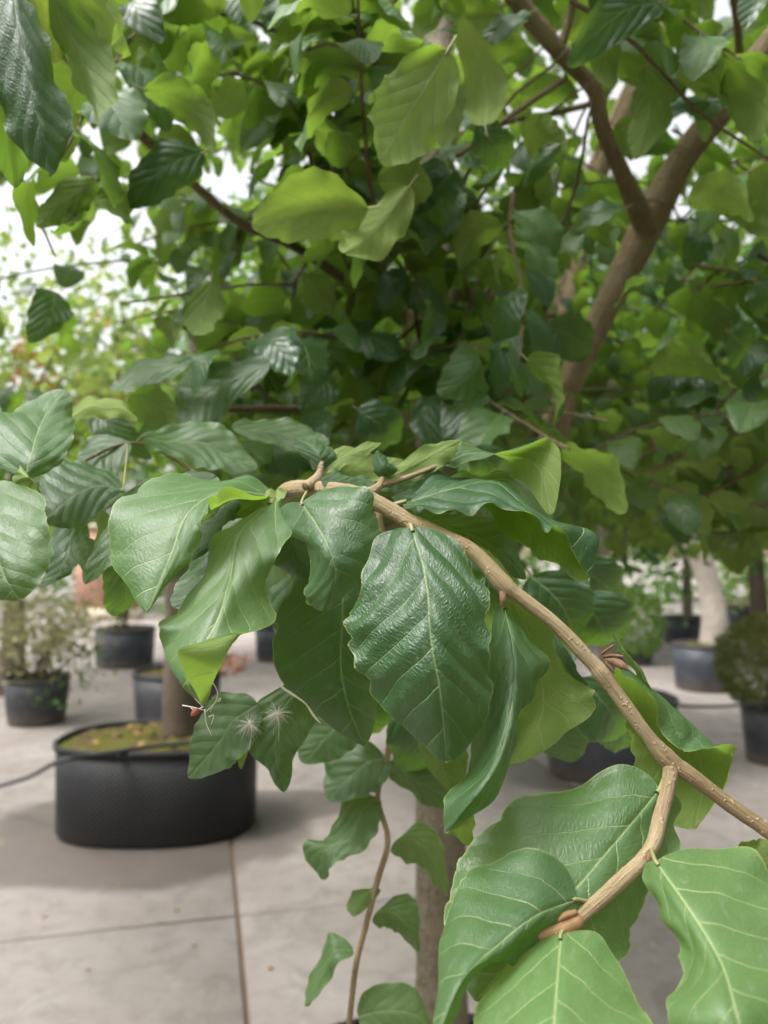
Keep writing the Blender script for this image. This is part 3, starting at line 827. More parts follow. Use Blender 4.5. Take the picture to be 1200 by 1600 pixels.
# upper right of the branch
hero((0, .25, .5, .75, .9, 1), [(628, 785, .388), [(690, 740, .418), (692, 752, .404), (696, 766, .392), (698, 784, .38), (702, 804, .372)], [(768, 814, .414), (790, 770, .420), (783, 755, .402), (776, 772, .386), (768, 789, .376)], [(838, 866, .404), (858, 826, .408), (862, 812, .396), (855, 818, .386), (850, 826, .377)], [(884, 894, .398), (912, 856, .402), (938, 842, .390), (912, 837, .385), (890, 832, .377)], (924, 901, .388)], youth=.08, at=(610, 790, .39), quilt=.014, teeth=.05, vref=.25, nu=57, nv=75)
hero((0, .3, .52, .76, .9, 1), [(697, 721, .42), [(718, 690, .44), (735, 708, .43), (727, 728, .42)], [(788, 716, .445), (782, 710, .43), (792, 703, .415)], [(800, 748, .435), (830, 720, .425), (866, 690, .412)], [(826, 760, .43), (850, 750, .42), (876, 738, .412)], (862, 806, .42)], youth=.45, at=(680, 728, .42), vref=.25, teeth=.04, wave=.012)
hero((0, .35, .7, 1), [(604, 747, .40), [(630, 718, .415), (640, 731, .412), (650, 752, .41)], [(672, 694, .42), (685, 705, .418), (700, 722, .416)], (720, 688, .42)], youth=.5, under=True, at=(601, 744, .398), teeth=.04)
hero((0, .4, .7, 1), [(600, 746, .396), [(582, 730, .398), (598, 727, .392), (620, 730, .398)], [(582, 714, .402), (592, 714, .396), (606, 720, .402)], (590, 703, .402)], youth=.15, at=(601, 748, .396), teeth=.03, nu=19, nv=25)
hero((0, .4, .7, 1), [(502, 733, .412), [(476, 715, .42), (497, 708, .41), (526, 712, .418)], [(460, 695, .424), (483, 694, .416), (505, 690, .424)], (464, 685, .424)], youth=.15, at=(503, 738, .41), teeth=.05, nu=23, nv=31)
hero((0, .35, .7, 1), [(505, 736, .413), [(525, 702, .425), (533, 715, .418), (530, 733, .412)], [(560, 695, .43), (565, 705, .425), (562, 718, .42)], (596, 692, .435)], youth=.4, under=True, at=(503, 738, .412), teeth=.04, nu=23, nv=31)
hero((0, .35, .7, 1), [(532, 735, .425), [(555, 712, .435), (565, 735, .43), (560, 752, .42)], [(600, 712, .44), (605, 735, .435), (600, 752, .425)], (640, 728, .44)], youth=.55, under=True, teeth=.04, nu=23, nv=31)
hero((0, .35, .7, 1), [(503, 752, .40), [(525, 737, .412), (540, 750, .405), (535, 765, .40)], [(560, 745, .415), (575, 755, .41), (570, 768, .402)], (615, 765, .405)], youth=.1, teeth=.04, nu=23, nv=31)
hero(V5, [(612, 778, .40), [(625, 752, .41), (640, 765, .40), (645, 782, .392)], [(650, 748, .42), (665, 757, .41), (672, 772, .40)], [(700, 745, .425), (705, 752, .418), (710, 766, .41)], (745, 752, .42)], youth=.05, teeth=.04, nu=23, nv=31)
hero(V5, [(690, 752, .42), [(735, 742, .44), (745, 752, .43), (755, 765, .42)], [(785, 735, .44), (795, 748, .435), (785, 768, .43)], [(835, 770, .44), (830, 785, .43), (815, 795, .425)], (866, 818, .435)], youth=.45, teeth=.05)
hero(V5, [(655, 810, .40), [(680, 803, .42), (690, 822, .41), (700, 842, .402)], [(745, 800, .43), (745, 838, .42), (735, 868, .41)], [(795, 825, .43), (785, 862, .42), (770, 880, .415)], (822, 905, .425)], youth=.0, at=(648, 815, .385), teeth=.05)
hero((0, .4, .7, 1), [(745, 852, .378), [(755, 858, .385), (764, 872, .38), (762, 885, .376)], [(774, 868, .386), (784, 884, .382), (778, 895, .378)], (802, 908, .385)], youth=.7, under=True, teeth=.04, nu=17, nv=23)
# behind the two left leaves
hero(V5, [(430, 775, .42), [(372, 780, .43), (375, 790, .42), (385, 802, .415)], [(335, 800, .425), (345, 815, .415), (358, 812, .412)], [(300, 840, .42), (318, 850, .41), (335, 850, .408)], (300, 876, .41)], youth=.1, teeth=.05)
hero(V5, [(428, 776, .43), [(372, 800, .44), (395, 818, .43), (425, 838, .42)], [(315, 848, .435), (355, 872, .422), (400, 890, .42)], [(280, 905, .43), (318, 920, .42), (360, 945, .415)], (272, 950, .42)], youth=.0, teeth=.07)
hero((0, .4, .7, 1), [(424, 776, .412), [(388, 775, .42), (392, 790, .412), (385, 808, .41)], [(362, 795, .42), (366, 805, .414), (356, 815, .412)], (338, 825, .415)], youth=.6, under=True, teeth=.03, nu=19, nv=25)
hero((0, .4, .7, 1), [(440, 772, .42), [(420, 765, .412), (424, 775, .406), (432, 785, .405)], [(412, 772, .41), (416, 780, .405), (424, 786, .402)], (408, 788, .404)], youth=.9, yellow=.4, under=True, teeth=.02, nu=13, nv=17)
hero((0, .4, .7, 1), [(446, 768, .418), [(434, 762, .41), (440, 770, .404), (447, 772, .404)], [(432, 770, .406), (436, 777, .402), (443, 778, .40)], (432, 784, .40)], youth=.9, yellow=.4, teeth=.02, nu=13, nv=17)
hero(V5, [(340, 745, .46), [(240, 745, .455), (260, 770, .45), (290, 790, .44)], [(188, 785, .445), (205, 815, .44), (235, 840, .43)], [(150, 848, .435), (170, 860, .43), (190, 870, .425)], (136, 912, .43)], youth=.15, teeth=.05)
hero((0, .35, .7, 1), [(455, 800, .41), [(425, 838, .42), (455, 845, .41), (482, 835, .418)], [(428, 880, .42), (462, 885, .41), (486, 875, .416)], (478, 908, .415)], youth=.0, teeth=.06)
hero(V5, [(455, 905, .45), [(415, 930, .46), (450, 945, .45), (490, 940, .46)], [(415, 960, .455), (455, 980, .45), (490, 980, .455)], [(430, 985, .455), (460, 1010, .45), (485, 1010, .452)], (470, 1035, .45)], youth=.1, teeth=.05)
# small leaf stuck on the right of the middle leaf and other fringe leaves
hero((0, .4, .7, 1), [(700, 1150, .385), [(655, 1155, .39), (690, 1190, .385), (730, 1180, .388)], [(665, 1195, .39), (700, 1220, .386), (728, 1215, .388)], (715, 1248, .386)], youth=.1, under=True, teeth=.05)
# left edge group
L = bl
hero(V5, [(38, 745, .41), [(-45, 700, .425), (48, 712, .412), (95, 722, .42)], [(-50, 650, .44), (58, 672, .43), (112, 690, .435)], [(15, 640, .46), (75, 640, .45), (116, 650, .455)], (100, 608, .465)], youth=.3, parent=L, at=(40, 742, .45), teeth=.05)
hero(V5, [(-30, 765, .40), [(-90, 835, .40), (-20, 820, .38), (62, 772, .39)], [(-85, 880, .385), (-8, 860, .37), (78, 835, .375)], [(-60, 925, .375), (8, 905, .365), (74, 885, .37)], (30, 938, .368)], youth=.5, parent=L, at=(-25, 722, .42), teeth=.06, nu=49, nv=65)
hero((0, .4, .7, 1), [(22, 755, .40), [(30, 735, .40), (48, 748, .395), (60, 762, .40)], [(33, 728, .405), (58, 765, .395), (64, 775, .40)], (58, 792, .395)], youth=1, yellow=.35, under=True, parent=L, teeth=.03, nu=19, nv=25)
hero(V5, [(192, 765, .50), [(160, 728, .515), (158, 758, .495), (170, 795, .49)], [(105, 722, .51), (122, 770, .485), (140, 818, .482)], [(66, 730, .50), (88, 795, .475), (108, 826, .475)], (64, 812, .475)], youth=.0, parent=L, at=(200, 690, .56), teeth=.04, quilt=.014)
hero(V5, [(200, 690, .58), [(150, 680, .59), (170, 700, .58), (195, 722, .57)], [(128, 700, .585), (150, 725, .57), (180, 750, .565)], [(122, 730, .58), (142, 745, .565), (165, 765, .56)], (130, 770, .56)], youth=.1, parent=L, teeth=.05)
hero((0, .4, .7, 1), [(160, 795, .47), [(150, 825, .475), (162, 825, .47), (176, 830, .475)], [(148, 860, .47), (160, 865, .465), (170, 862, .47)], (152, 886, .465)], youth=.55, under=True, parent=L, teeth=.04, nu=19, nv=25)
hero((0, .4, .7, 1), [(150, 845, .48), [(122, 855, .485), (140, 870, .478), (165, 870, .48)], [(126, 888, .48), (143, 893, .475), (160, 885, .478)], (134, 914, .475)], youth=.4, parent=L, teeth=.03, nu=21, nv=27)
hero(V5, [(120, 800, .52), [(82, 820, .53), (110, 840, .52), (140, 840, .525)], [(72, 860, .525), (100, 875, .515), (130, 870, .52)], [(68, 890, .52), (88, 900, .515), (110, 895, .515)], (68, 918, .515)], youth=.0, parent=L, teeth=.05)
hero(V5, [(215, 655, .55), [(190, 628, .56), (192, 638, .552), (195, 654, .55)], [(160, 622, .56), (165, 638, .552), (168, 655, .55)], [(135, 620, .56), (140, 636, .552), (142, 652, .55)], (108, 655, .55)], youth=.95, yellow=.42, under=True, parent=L, teeth=.05)
hero(V5, [(222, 682, .56), [(265, 668, .585), (268, 690, .575), (262, 712, .565)], [(320, 655, .59), (318, 690, .58), (310, 728, .57)], [(362, 678, .59), (358, 712, .58), (345, 738, .572)], (402, 732, .58)], youth=.3, parent=L, at=(215, 690, .56), teeth=.04)
hero(V5, [(362, 668, .60), [(395, 655, .61), (400, 672, .605), (405, 690, .60)], [(440, 655, .62), (440, 676, .61), (442, 702, .605)], [(480, 665, .62), (478, 685, .61), (478, 706, .605)], (515, 692, .61)], youth=.25, parent=L, teeth=.04)
hero(V5, [(420, 565, .72), [(370, 560, .74), (372, 590, .725), (378, 620, .71)], [(315, 575, .74), (330, 612, .72), (350, 650, .71)], [(278, 605, .73), (300, 640, .715), (325, 668, .71)], (285, 668, .71)], youth=.0, parent=limbs['e'], teeth=.05)
hero(V5, [(300, 560, .70), [(270, 555, .71), (272, 570, .705), (275, 588, .70)], [(235, 560, .715), (240, 578, .705), (245, 598, .70)], [(200, 575, .715), (208, 590, .705), (215, 604, .70)], (178, 612, .70)], youth=.5, parent=limbs['e'], teeth=.04)
hero(V5, [(18, -30, .50), [(-35, 62, .51), (28, 52, .49), (62, 40, .51)], [(-10, 150, .505), (45, 135, .485), (92, 118, .505)], [(25, 222, .50), (65, 205, .485), (108, 190, .50)], (84, 273, .49)], tilt=0.0, youth=.0, parent=limbs['d'], teeth=.06, quilt=.014)
# two leaves with the seeds, below
hero(V5, [(402, 1100, .47), [(350, 1083, .485), (365, 1125, .475), (395, 1160, .468)], [(318, 1105, .485), (345, 1155, .475), (372, 1188, .468)], [(302, 1150, .482), (320, 1185, .475), (345, 1205, .47)], (294, 1215, .478)], youth=.2, parent=hang, teeth=.05)
hero(V5, [(480, 1060, .47), [(405, 1100, .48), (440, 1110, .472), (500, 1105, .478)], [(385, 1150, .478), (430, 1155, .47), (480, 1150, .476)], [(405, 1190, .476), (432, 1195, .47), (462, 1180, .474)], (444, 1238, .472)], youth=.15, parent=hang, teeth=.08)
hero((0, .4, .7, 1), [(400, 1140, .47), [(370, 1160, .475), (378, 1165, .47), (388, 1165, .472)], [(370, 1180, .473), (377, 1183, .47), (385, 1183, .471)], (376, 1202, .47)], youth=.9, yellow=.2, under=True, parent=hang, teeth=.02, nu=13, nv=17)
# leaves along the hanging twig
hero(V5, [(560, 1115, .60), [(500, 1105, .61), (520, 1140, .60), (560, 1160, .6)], [(470, 1130, .61), (505, 1155, .60), (540, 1180, .6)], [(465, 1160, .605), (490, 1175, .60), (515, 1190, .6)], (472, 1192, .60)], youth=.3, parent=hang, teeth=.06)
hero(V5, [(603, 1186, .63), [(555, 1150, .645), (575, 1190, .63), (600, 1225, .62)], [(510, 1175, .645), (550, 1210, .63), (580, 1240, .62)], [(507, 1215, .64), (530, 1230, .63), (550, 1250, .622)], (512, 1250, .63)], youth=.2, parent=hang, teeth=.05)
hero(V5, [(590, 1247, .63), [(545, 1245, .64), (565, 1265, .628), (592, 1285, .62)], [(515, 1300, .64), (545, 1310, .628), (575, 1325, .62)], [(475, 1322, .64), (505, 1330, .628), (528, 1345, .62)], (503, 1375, .63)], youth=.3, parent=hang, teeth=.10)
hero(V5, [(614, 1188, .63), [(612, 1215, .645), (640, 1215, .63), (665, 1180, .625)], [(640, 1240, .645), (668, 1230, .63), (705, 1200, .625)], [(680, 1262, .64), (695, 1248, .63), (715, 1230, .625)], (718, 1268, .635)], youth=.25, parent=hang, teeth=.04)
hero(V5, [(614, 1318, .62), [(622, 1340, .63), (640, 1310, .62), (655, 1286, .625)], [(645, 1350, .63), (665, 1325, .62), (682, 1300, .625)], [(668, 1365, .63), (680, 1350, .622), (694, 1335, .625)], (700, 1400, .625)], youth=.6, yellow=.12, parent=hang, teeth=.03)
hero((0, .4, .7, 1), [(588, 1388, .62), [(550, 1395, .63), (568, 1400, .62), (588, 1402, .62)], [(542, 1415, .625), (558, 1415, .62), (574, 1418, .62)], (552, 1432, .62)], youth=.8, yellow=.15, parent=hang, teeth=.04, nu=19, nv=25)
hero(V5, [(585, 1430, .62), [(595, 1448, .63), (612, 1425, .62), (625, 1398, .625)], [(608, 1452, .63), (630, 1438, .62), (650, 1405, .625)], [(625, 1458, .63), (642, 1455, .622), (654, 1440, .625)], (655, 1490, .625)], youth=.5, yellow=.05, parent=hang, teeth=.05)
hero(V5, [(552, 1484, .62), [(515, 1458, .63), (522, 1485, .62), (530, 1505, .615)], [(500, 1495, .63), (508, 1512, .62), (516, 1528, .615)], [(480, 1540, .63), (488, 1548, .62), (496, 1560, .615)], (476, 1572, .62)], youth=.5, parent=hang, teeth=.05)
hero(V5, [(560, 1588, .62), [(575, 1545, .63), (590, 1580, .62), (590, 1620, .615)], [(620, 1535, .63), (625, 1580, .62), (620, 1640, .615)], [(652, 1550, .63), (655, 1590, .62), (650, 1640, .615)], (680, 1620, .62)], youth=.6, parent=hang, teeth=.03)
# dark soft leaves under the right side of the branch
DK = [((830, 900), (905, 1010), 110, .62), ((900, 930), (960, 1040), 110, .66), ((905, 1060), (985, 1175), 120, .60), ((850, 1080), (900, 1200), 100, .64),
      ((930, 1090), (1000, 1190), 90, .66), ((880, 880), (990, 960), 90, .75), ((760, 860), (830, 960), 90, .6), ((640, 1090), (690, 1240), 110, .60),
      ((470, 1010), (510, 1130), 110, .60), ((560, 1060), (600, 1170), 90, .62), ((860, 960), (850, 1100), 90, .7), ((180, 860), (205, 975), 60, .5), ((700, 880), (690, 1010), 100, .66),
      ((640, 960), (600, 1110), 100, .66), ((380, 860), (330, 960), 90, .56), ((440, 800), (470, 900), 90, .52), ((735, 870), (765, 985), 90, .47), ((760, 900), (790, 1010), 70, .45)]

# ------------------------------------------------------------------ ordinary leaves: shapes shared by many
def generic(seed, nu, nv, thin=1.0):
    r = np.random.default_rng(seed)
    arch, fold, twist, cup = r.uniform(0.05, 0.5), r.uniform(-0.35, 0.35), r.uniform(-0.9, 0.9), r.uniform(-0.12, 0.14)
    hw = r.uniform(0.27, 0.35)
    bend = r.uniform(-0.10, 0.10)
    rows = []
    for v in V5:
        m = np.array((bend * math.sin(math.pi * v), v - 0.25 * arch * v * v, 0.10 * math.sin(math.pi * v) - arch * v * v))
        if v in (0, 1):
            rows.append([m]); continue
        w = hw * wprof(v)
        an = twist * (v - 0.3)
        row = []
        for u in (-1, -.5, 0, .5, 1):
            x, z = u * w, fold * w * abs(u) + cup * u * u
            row.append(m + np.array((x * math.cos(an) - z * math.sin(an), 0, x * math.sin(an) + z * math.cos(an))))
        rows.append(row)
    return leaf_surface(rows, V5, nu, nv, 1.0, np.array((0, 0, 1.0)), seed=seed, teeth=r.uniform(.06, .12), wave=.035)
NG = 10
GEN = []
for k in range(NG):
    sf = generic(100 + k, 17, 25)
    GEN.append(joined_leaf('leaf', sf, [np.array((0.0, -.12, .01)), np.array((0, -.06, 0)), np.array((0, 0, 0)), np.array((0, .04, 0.004))], 0.009, 0.0, 'leaf_soft'))
LOW = [generic(100 + k, 7, 9) for k in range(NG)]

def frame(yax, nref):
    y = yax / (np.linalg.norm(yax) + 1e-12)
    z = nref - y * nref.dot(y); z /= np.linalg.norm(z) + 1e-12
    x = np.cross(y, z)
    return np.column_stack([x, y, z])

def leaf_obj(Rm, loc, sc, k, parent, youth=0.2, yellow=0.0):
    o = bpy.data.objects.new('leaf', GEN[k % NG])
    o.rotation_mode = 'QUATERNION'
    o.rotation_quaternion = Matrix(Rm.tolist()).to_quaternion()
    o.scale = (sc[0], sc[1], sc[2])
    o.location = tuple(loc)
    o.color = (youth, yellow, 0, 1)
    link(o, parent)
    return o

placed = 0
def put(b, t, wpx, d, d2=None, roll=0.0, under=False, youth=.2, yellow=0.0, parent=None, k=None):
    """an ordinary leaf from pixel b to pixel t, wpx wide"""
    global placed
    placed += 1
    d2 = d if d2 is None else d2
    B, T = P(b[0], b[1], d), P(t[0], t[1], d2)
    y = T - B
    ln = np.linalg.norm(y)
    n = (EYE - (B + T) / 2); n /= np.linalg.norm(n)
    n = n + np.array((0, 0, 0.35)) * (0 if under else 1)
    if under:
        n = -n + np.array((0, 0, 0.3))
    Rm = frame(y, n)
    c, s = math.cos(R(roll)), math.sin(R(roll))
    Rm = np.column_stack([c * Rm[:, 0] - s * Rm[:, 2], Rm[:, 1], s * Rm[:, 0] + c * Rm[:, 2]])
    w = wpx * d / FPX / 0.67
    return leaf_obj(Rm, B, (w, ln, ln), placed * 3 if k is None else k, parent or limbs['d'], youth, yellow)

for b, t, w, d in DK:
    put(b, t, w, d, youth=.05, roll=random.uniform(-25, 25), parent=hang)

for b, t, w in (((1310, 1380), (1420, 1300), 170), ((1410, 1490), (1330, 1640), 170), ((1490, 1600), (1610, 1560), 170), ((1530, 1690), (1560, 1850), 170)):
    put(b, t, w, .33, youth=.5, parent=br)
la, lb, ld, le = limbs['a'], limbs['b'], limbs['d'], limbs['e']
U = dict(under=True)
for a in [  # base, tip, width, depth, under, youth, yellow, roll, limb; high youth and yellow put backlight into the colour
    ((-20, 40), (10, 265), 90, .52, False, .1, 0, 10, ld), ((70, -40), (88, 102), 62, .55, True, .6, .3, 0, ld),
    ((78, -15), (205, 228), 95, .55, True, .1, 0, 10, ld), ((105, -30), (288, 85), 95, .56, True, .75, .12, 5, ld), ((225, 140), (372, 205), 80, .74, True, .35, 0, 20, ld),
    ((318, 238), (190, 305), 85, .74, False, .0, 0, 0, ld), ((150, 280), (62, 362), 55, .70, True, .2, 0, 20, ld), ((130, 290), (112, 425), 34, .72, True, .1, 0, 30, ld),
    ((200, 300), (175, 355), 60, .75, True, .2, 0, 0, ld), ((575, 325), (412, 335), 100, .62, True, .7, .1, 5, le), ((640, 290), (530, 442), 80, .64, True, .7, .1, 30, le),
    ((700, 78), (580, 275), 120, .62, True, .45, .05, 10, lb), ((700, 80), (690, 240), 90, .66, True, .35, .05, 0, lb), ((758, 196), (735, 70), 85, .72, True, .85, .1, 0, lb),
    ((1032, 5), (902, 62), 85, .70, False, .0, 0, 0, lb), ((705, 270), (655, 362), 80, .78, False, .0, 0, 10, lb), ((690, 250), (640, 330), 60, .80, False, .0, 0, 10, lb), ((745, 195), (810, 262), 60, .80, False, .0, 0, 0, lb),
    ((815, 195), (900, 240), 70, .85, True, .7, .1, 10, lb), ((875, 225), (790, 290), 36, .80, False, .3, 0, 0, lb), ((975, 325), (880, 348), 50, .9, False, .45, 0, 30, lb),
    ((350, -10), (260, 28), 60, .8, True, .8, .1, 0, ld), ((440, -20), (520, 30), 80, .7, True, .1, 0, 0, ld), ((400, 60), (340, 95), 60, .9, True, .9, .1, 20, ld), ((430, 60), (515, 75), 60, .9, True, .95, .1, 20, ld),
    ((420, 95), (470, 150), 70, .95, True, .8, .1, 0, ld), ((460, 110), (600, 125), 60, .95, True, .8, .1, 40, ld), ((400, 90), (350, 135), 60, .95, True, .8, .1, 10, ld), ((560, 110), (530, 190), 55, .9, False, .1, 0, 0, ld),
    ((775, 22), (675, 40), 50, .8, True, .7, .1, 30, lb), ((700, -10), (660, 30), 50, .8, True, .8, .15, 0, lb), ((830, 20), (740, 70), 50, .8, False, .1, 0, 40, lb), ((880, 50), (955, -10), 70, .95, True, .8, .1, 0, lb),
    ((330, 440), (320, 560), 72, .75, True, .05, 0, 10, le), ((640, 440), (560, 460), 60, .9, False, .25, 0, 20, le), ((640, 440), (690, 490), 60, .9, False, .3, 0, 20, le), ((720, 480), (665, 540), 70, 1.0, False, .0, 0, 20, la), ((870, 520), (790, 570), 70, 1.0, False, .2, 0, 10, la),
    ((850, 510), (930, 560), 70, 1.0, False, .25, 0, 10, la), ((770, 500), (740, 590), 80, 1.0, False, .0, 0, 10, la), ((520, 540), (590, 575), 60, .9, False, .1, 0, 0, le), ((520, 590), (470, 640), 60, .9, False, .0, 0, 10, le), ((590, 480), (540, 520), 60, 1.0, False, .0, 0, 10, le),
    ((330, 560), (400, 610), 60, .85, True, .3, 0, 10, le), ((150, 640), (215, 690), 60, .75, False, .1, 0, 10, bl), ((200, 620), (290, 660), 80, .8, True, .1, 0, 10, bl), ((520, 650), (440, 700), 60, .8, False, .0, 0, 10, le), ((560, 640), (640, 690), 70, .8, False, .0, 0, 10, le),
    ((1070, 170), (1010, 110), 60, 1.05, False, .0, 0, 30, la), ((1110, 160), (990, 150), 36, 1.0, False, .0, 0, 30, la), ((960, 195), (1030, 235), 55, 1.0, True, .5, .05, 0, la), ((1150, 150), (1080, 180), 40, 1.0, False, .0, 0, 20, la), ((985, 215), (1060, 230), 50, 1.1, False, .0, 0, 20, la),
    ((1100, 360), (1060, 420), 60, 1.1, False, .0, 0, 10, la), ((1130, 300), (1200, 350), 80, 1.0, True, .35, .05, 0, la), ((1140, 520), (1200, 560), 80, .9, False, .2, 0, 10, la), ((1060, 560), (1010, 620), 60, 1.1, False, .0, 0, 10, la), ((1100, 580), (1060, 670), 70, 1.1, False, .0, 0, 10, la),
    ((1180, 440), (1230, 500), 80, .9, False, .2, 0, 10, la), ((740, 700), (800, 780), 60, .7, False, .0, 0, 10, la), ((240, 500), (300, 540), 40, .9, True, .5, .1, 10, le), ((475, 430), (520, 490), 60, .9, True, .3, 0, 0, le), ((540, 200), (610, 235), 60, .95, False, .0, 0, 0, ld), ((250, 200), (330, 250), 60, .8, True, .6, .1, 0, ld)]:
    b, t, w, d, un, y, ye, ro, li = a
    put(b, t, w, d, d + random.uniform(-.04, .04), ro, un, y, ye, li)

# ------------------------------------------------------------------ the crown
LINE = [(870, 680), (885, 610), (910, 555), (935, 505), (970, 435), (1008, 360), (1035, 305), (1062, 255), (1100, 205), (1130, 165), (1170, 110), (1200, 60), (990, 310), (965, 255), (940, 195), (928, 140), (880, 88), (838, 38), (310, 295), (380, 350), (440, 380), (250, 240)]
def dense(p): return np.array([spline(np.array(p, float), 30)]).reshape(-1, 2)
LINE2 = np.vstack([dense(LINE[:12]), dense([(1008, 360)] + LINE[12:18]), dense([(250, 240), (310, 295), (380, 350), (440, 380)])])
def crown_keep(px, py, d):
    """how much of the crown stands in a direction (the gaps to the sky seen in the photograph)"""
    k = 1.0
    def hole(cx, cy, rx, ry, depth):
        return 1 - depth * math.exp(-(((px - cx) / rx) ** 2 + ((py - cy) / ry) ** 2))
    k *= hole(40, 385, 185, 165, .94)
    if d < 1.25 and LINE2[:, 1].max() > py > LINE2[:, 1].min() and np.hypot(LINE2[:, 0] - px, LINE2[:, 1] - py).min() < 85:
        k *= .04
    k *= hole(200, 430, 130, 90, .85)
    k *= hole(120, 560, 150, 70, .8)
    k *= hole(930, 460, 60, 60, .75)
    k *= hole(1080, 590, 70, 45, .4)
    k *= hole(1110, 330, 60, 60, .5)
    k *= hole(870, 250, 60, 60, .4)
    low = (800 if d < 1.7 else 850) if px > 950 else 905 if px > 800 else (870 if px > 430 else 800)
    if py > low:
        k *= max(0, 1 - (py - low) / 60)
    return k

leafpl = []      # (R, pos, scale, youth with painted backlight, tree-key)
twigV, twigF, twigUV, nvt = [], [], [], 0
def add_twig(c, r0):
    global nvt
    V, F, caps, uv = tube_arrays(c, np.linspace(r0, r0 * 0.45, len(c)), 5, 8, 0.0, False)
    twigV.append(V); twigF.append(F + nvt); twigUV.append(uv); nvt += len(V)

tries = 0
ntw = 0
rr_ = np.random.default_rng(77)
while ntw < 1180 and tries < 20000:
    tries += 1
    px, py = rr_.uniform(-260, 1460), rr_.uniform(-330, 900)
    if tries % 5 == 0: px, py = rr_.uniform(760, 1400), rr_.uniform(430, 880)
    if tries % 5 == 1: px, py = rr_.uniform(380, 860), rr_.uniform(300, 760)
    d = 0.95 + 2.3 * rr_.random() ** 0.9
    if py < 420 and tries % 4 == 0: d = 0.78 + 0.5 * rr_.random()
    if rr_.random() > crown_keep(px, py, d):
        continue
    p0 = P(px, py, d)
    out = p0 - np.array((TREE[0], TREE[1] + .1, p0[2] - 0.2)); out[2] *= 0.4
    out = out / (np.linalg.norm(out) + 1e-9) + rr_.normal(size=3) * 0.55
    out[2] += -0.15
    out /= np.linalg.norm(out)
    ln = rr_.uniform(0.22, 0.42)
    c = [p0]
    dr = out.copy()
    for s in range(5):
        dr = dr + rr_.normal(size=3) * 0.16 + np.array((0, 0, -0.10)); dr /= np.linalg.norm(dr)
        c.append(c[-1] + dr * ln / 5)
    if project(c[-1])[2] < 0.62 or project(c[0])[2] < 0.62:
        continue
    ex, ey, _d = project(c[-1])
    if ey > (850 if ex < 430 or ex > 930 else 930):
        continue
    c = np.array(c)
    nl = int(ln / 0.031)
    pts = spline(c, nl + 1)
    sgn = 1
    done = 0
    for q in range(1, nl + 1):
        pos = pts[q]
        qx, qy, qd = project(pos)
        if qd < .66 or rr_.random() > crown_keep(qx, qy, qd) + (.04 if qy < 760 else 0):
            continue
        tdir = pts[q] - pts[q - 1]; tdir /= np.linalg.norm(tdir) + 1e-9
        sd_ = np.cross(tdir, (0, 0, 1)); sd_ /= np.linalg.norm(sd_) + 1e-9
        sgn = -sgn
        y = sgn * sd_ * 0.85 + tdir * rr_.uniform(.25, .8) + np.array((0, 0, -rr_.uniform(.05, .85)))
        if q == nl: y = tdir + np.array((0, 0, -.3))
        y /= np.linalg.norm(y)
        nref = np.array((0, 0, 1.0)) + rr_.normal(size=3) * 0.38
        s = rr_.uniform(.048, .092)
        yy = rr_.beta(1.2, 3.2) * .85 + (.45 * rr_.random() if qy < 400 else 0)  # leaves high in view made paler: backlight painted into their colour
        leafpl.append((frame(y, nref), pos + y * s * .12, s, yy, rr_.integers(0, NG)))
        done += 1
    if done >= 4:
        add_twig(c, 0.0028)
        ntw += 1

# the ones that show largest are leaves of their own
def shown(e):
    x, y, d = project(e[1])
    ins = (-40 < x < 1240) and (-40 < y < 960)
    return (e[2] / d) * (1.0 if ins else 0.05)
leafpl.sort(key=shown, reverse=True)
NOBJ = max(0, 296 - len(HERO) - placed)
lim = [limbs[k] for k in 'abcdefg']
for i, (Rm, pos, s, y, k) in enumerate(leafpl[:NOBJ]):
    par = min(lim, key=lambda o: min(np.linalg.norm(np.array(WORLD[o.name]) + np.array(o.data.vertices[v].co) - pos) for v in range(0, len(o.data.vertices), 97)))
    leaf_obj(Rm, pos, (s, s, s), int(k), par, float(y), 0.0)

def cloud(name, items, templates, mat, parent, kind='stuff'):
    """many leaves joined into one part"""
    VV, FF, UV, ED, YO = [], [], [], [], []
    n = 0
    for k in range(len(templates)):
        sel = [e for e in items if e[4] == k]
        if not sel:
            continue
        V, F, uv, ed, _ = templates[k]
        Rs = np.stack([e[0] * e[2] for e in sel]); ps = np.stack([e[1] for e in sel])
        W = np.einsum('mij,nj->mni', Rs, V) + ps[:, None]
        m = len(sel)
        VV.append(W.reshape(-1, 3))
        FF.append((F[None] + (np.arange(m) * len(V))[:, None, None]).reshape(-1, F.shape[1]) + n)
        UV.append(np.tile(uv, (m, 1))); ED.append(np.tile(ed, m))
        YO.append(np.repeat([e[3] for e in sel], len(V)))
        n += m * len(V)
    V = np.vstack(VV)
    base = np.array(parent.location) if parent is not None else V.mean(0)
    o = add(name, mesh_np(name, V - base, np.vstack(FF), mat, np.vstack(UV), {'edge': np.concatenate(ED), 'youth': np.concatenate(YO)}), parent, base)
    o['kind'] = kind
    o.color = (0, 0, 0, 1)
    return o
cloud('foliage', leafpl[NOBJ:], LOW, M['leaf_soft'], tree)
tw = add('twigs', mesh_np('twigs', np.vstack(twigV) - TREE, np.vstack(twigF), M['limb'], np.vstack(twigUV)), tree, TREE)
tw['kind'] = 'stuff'

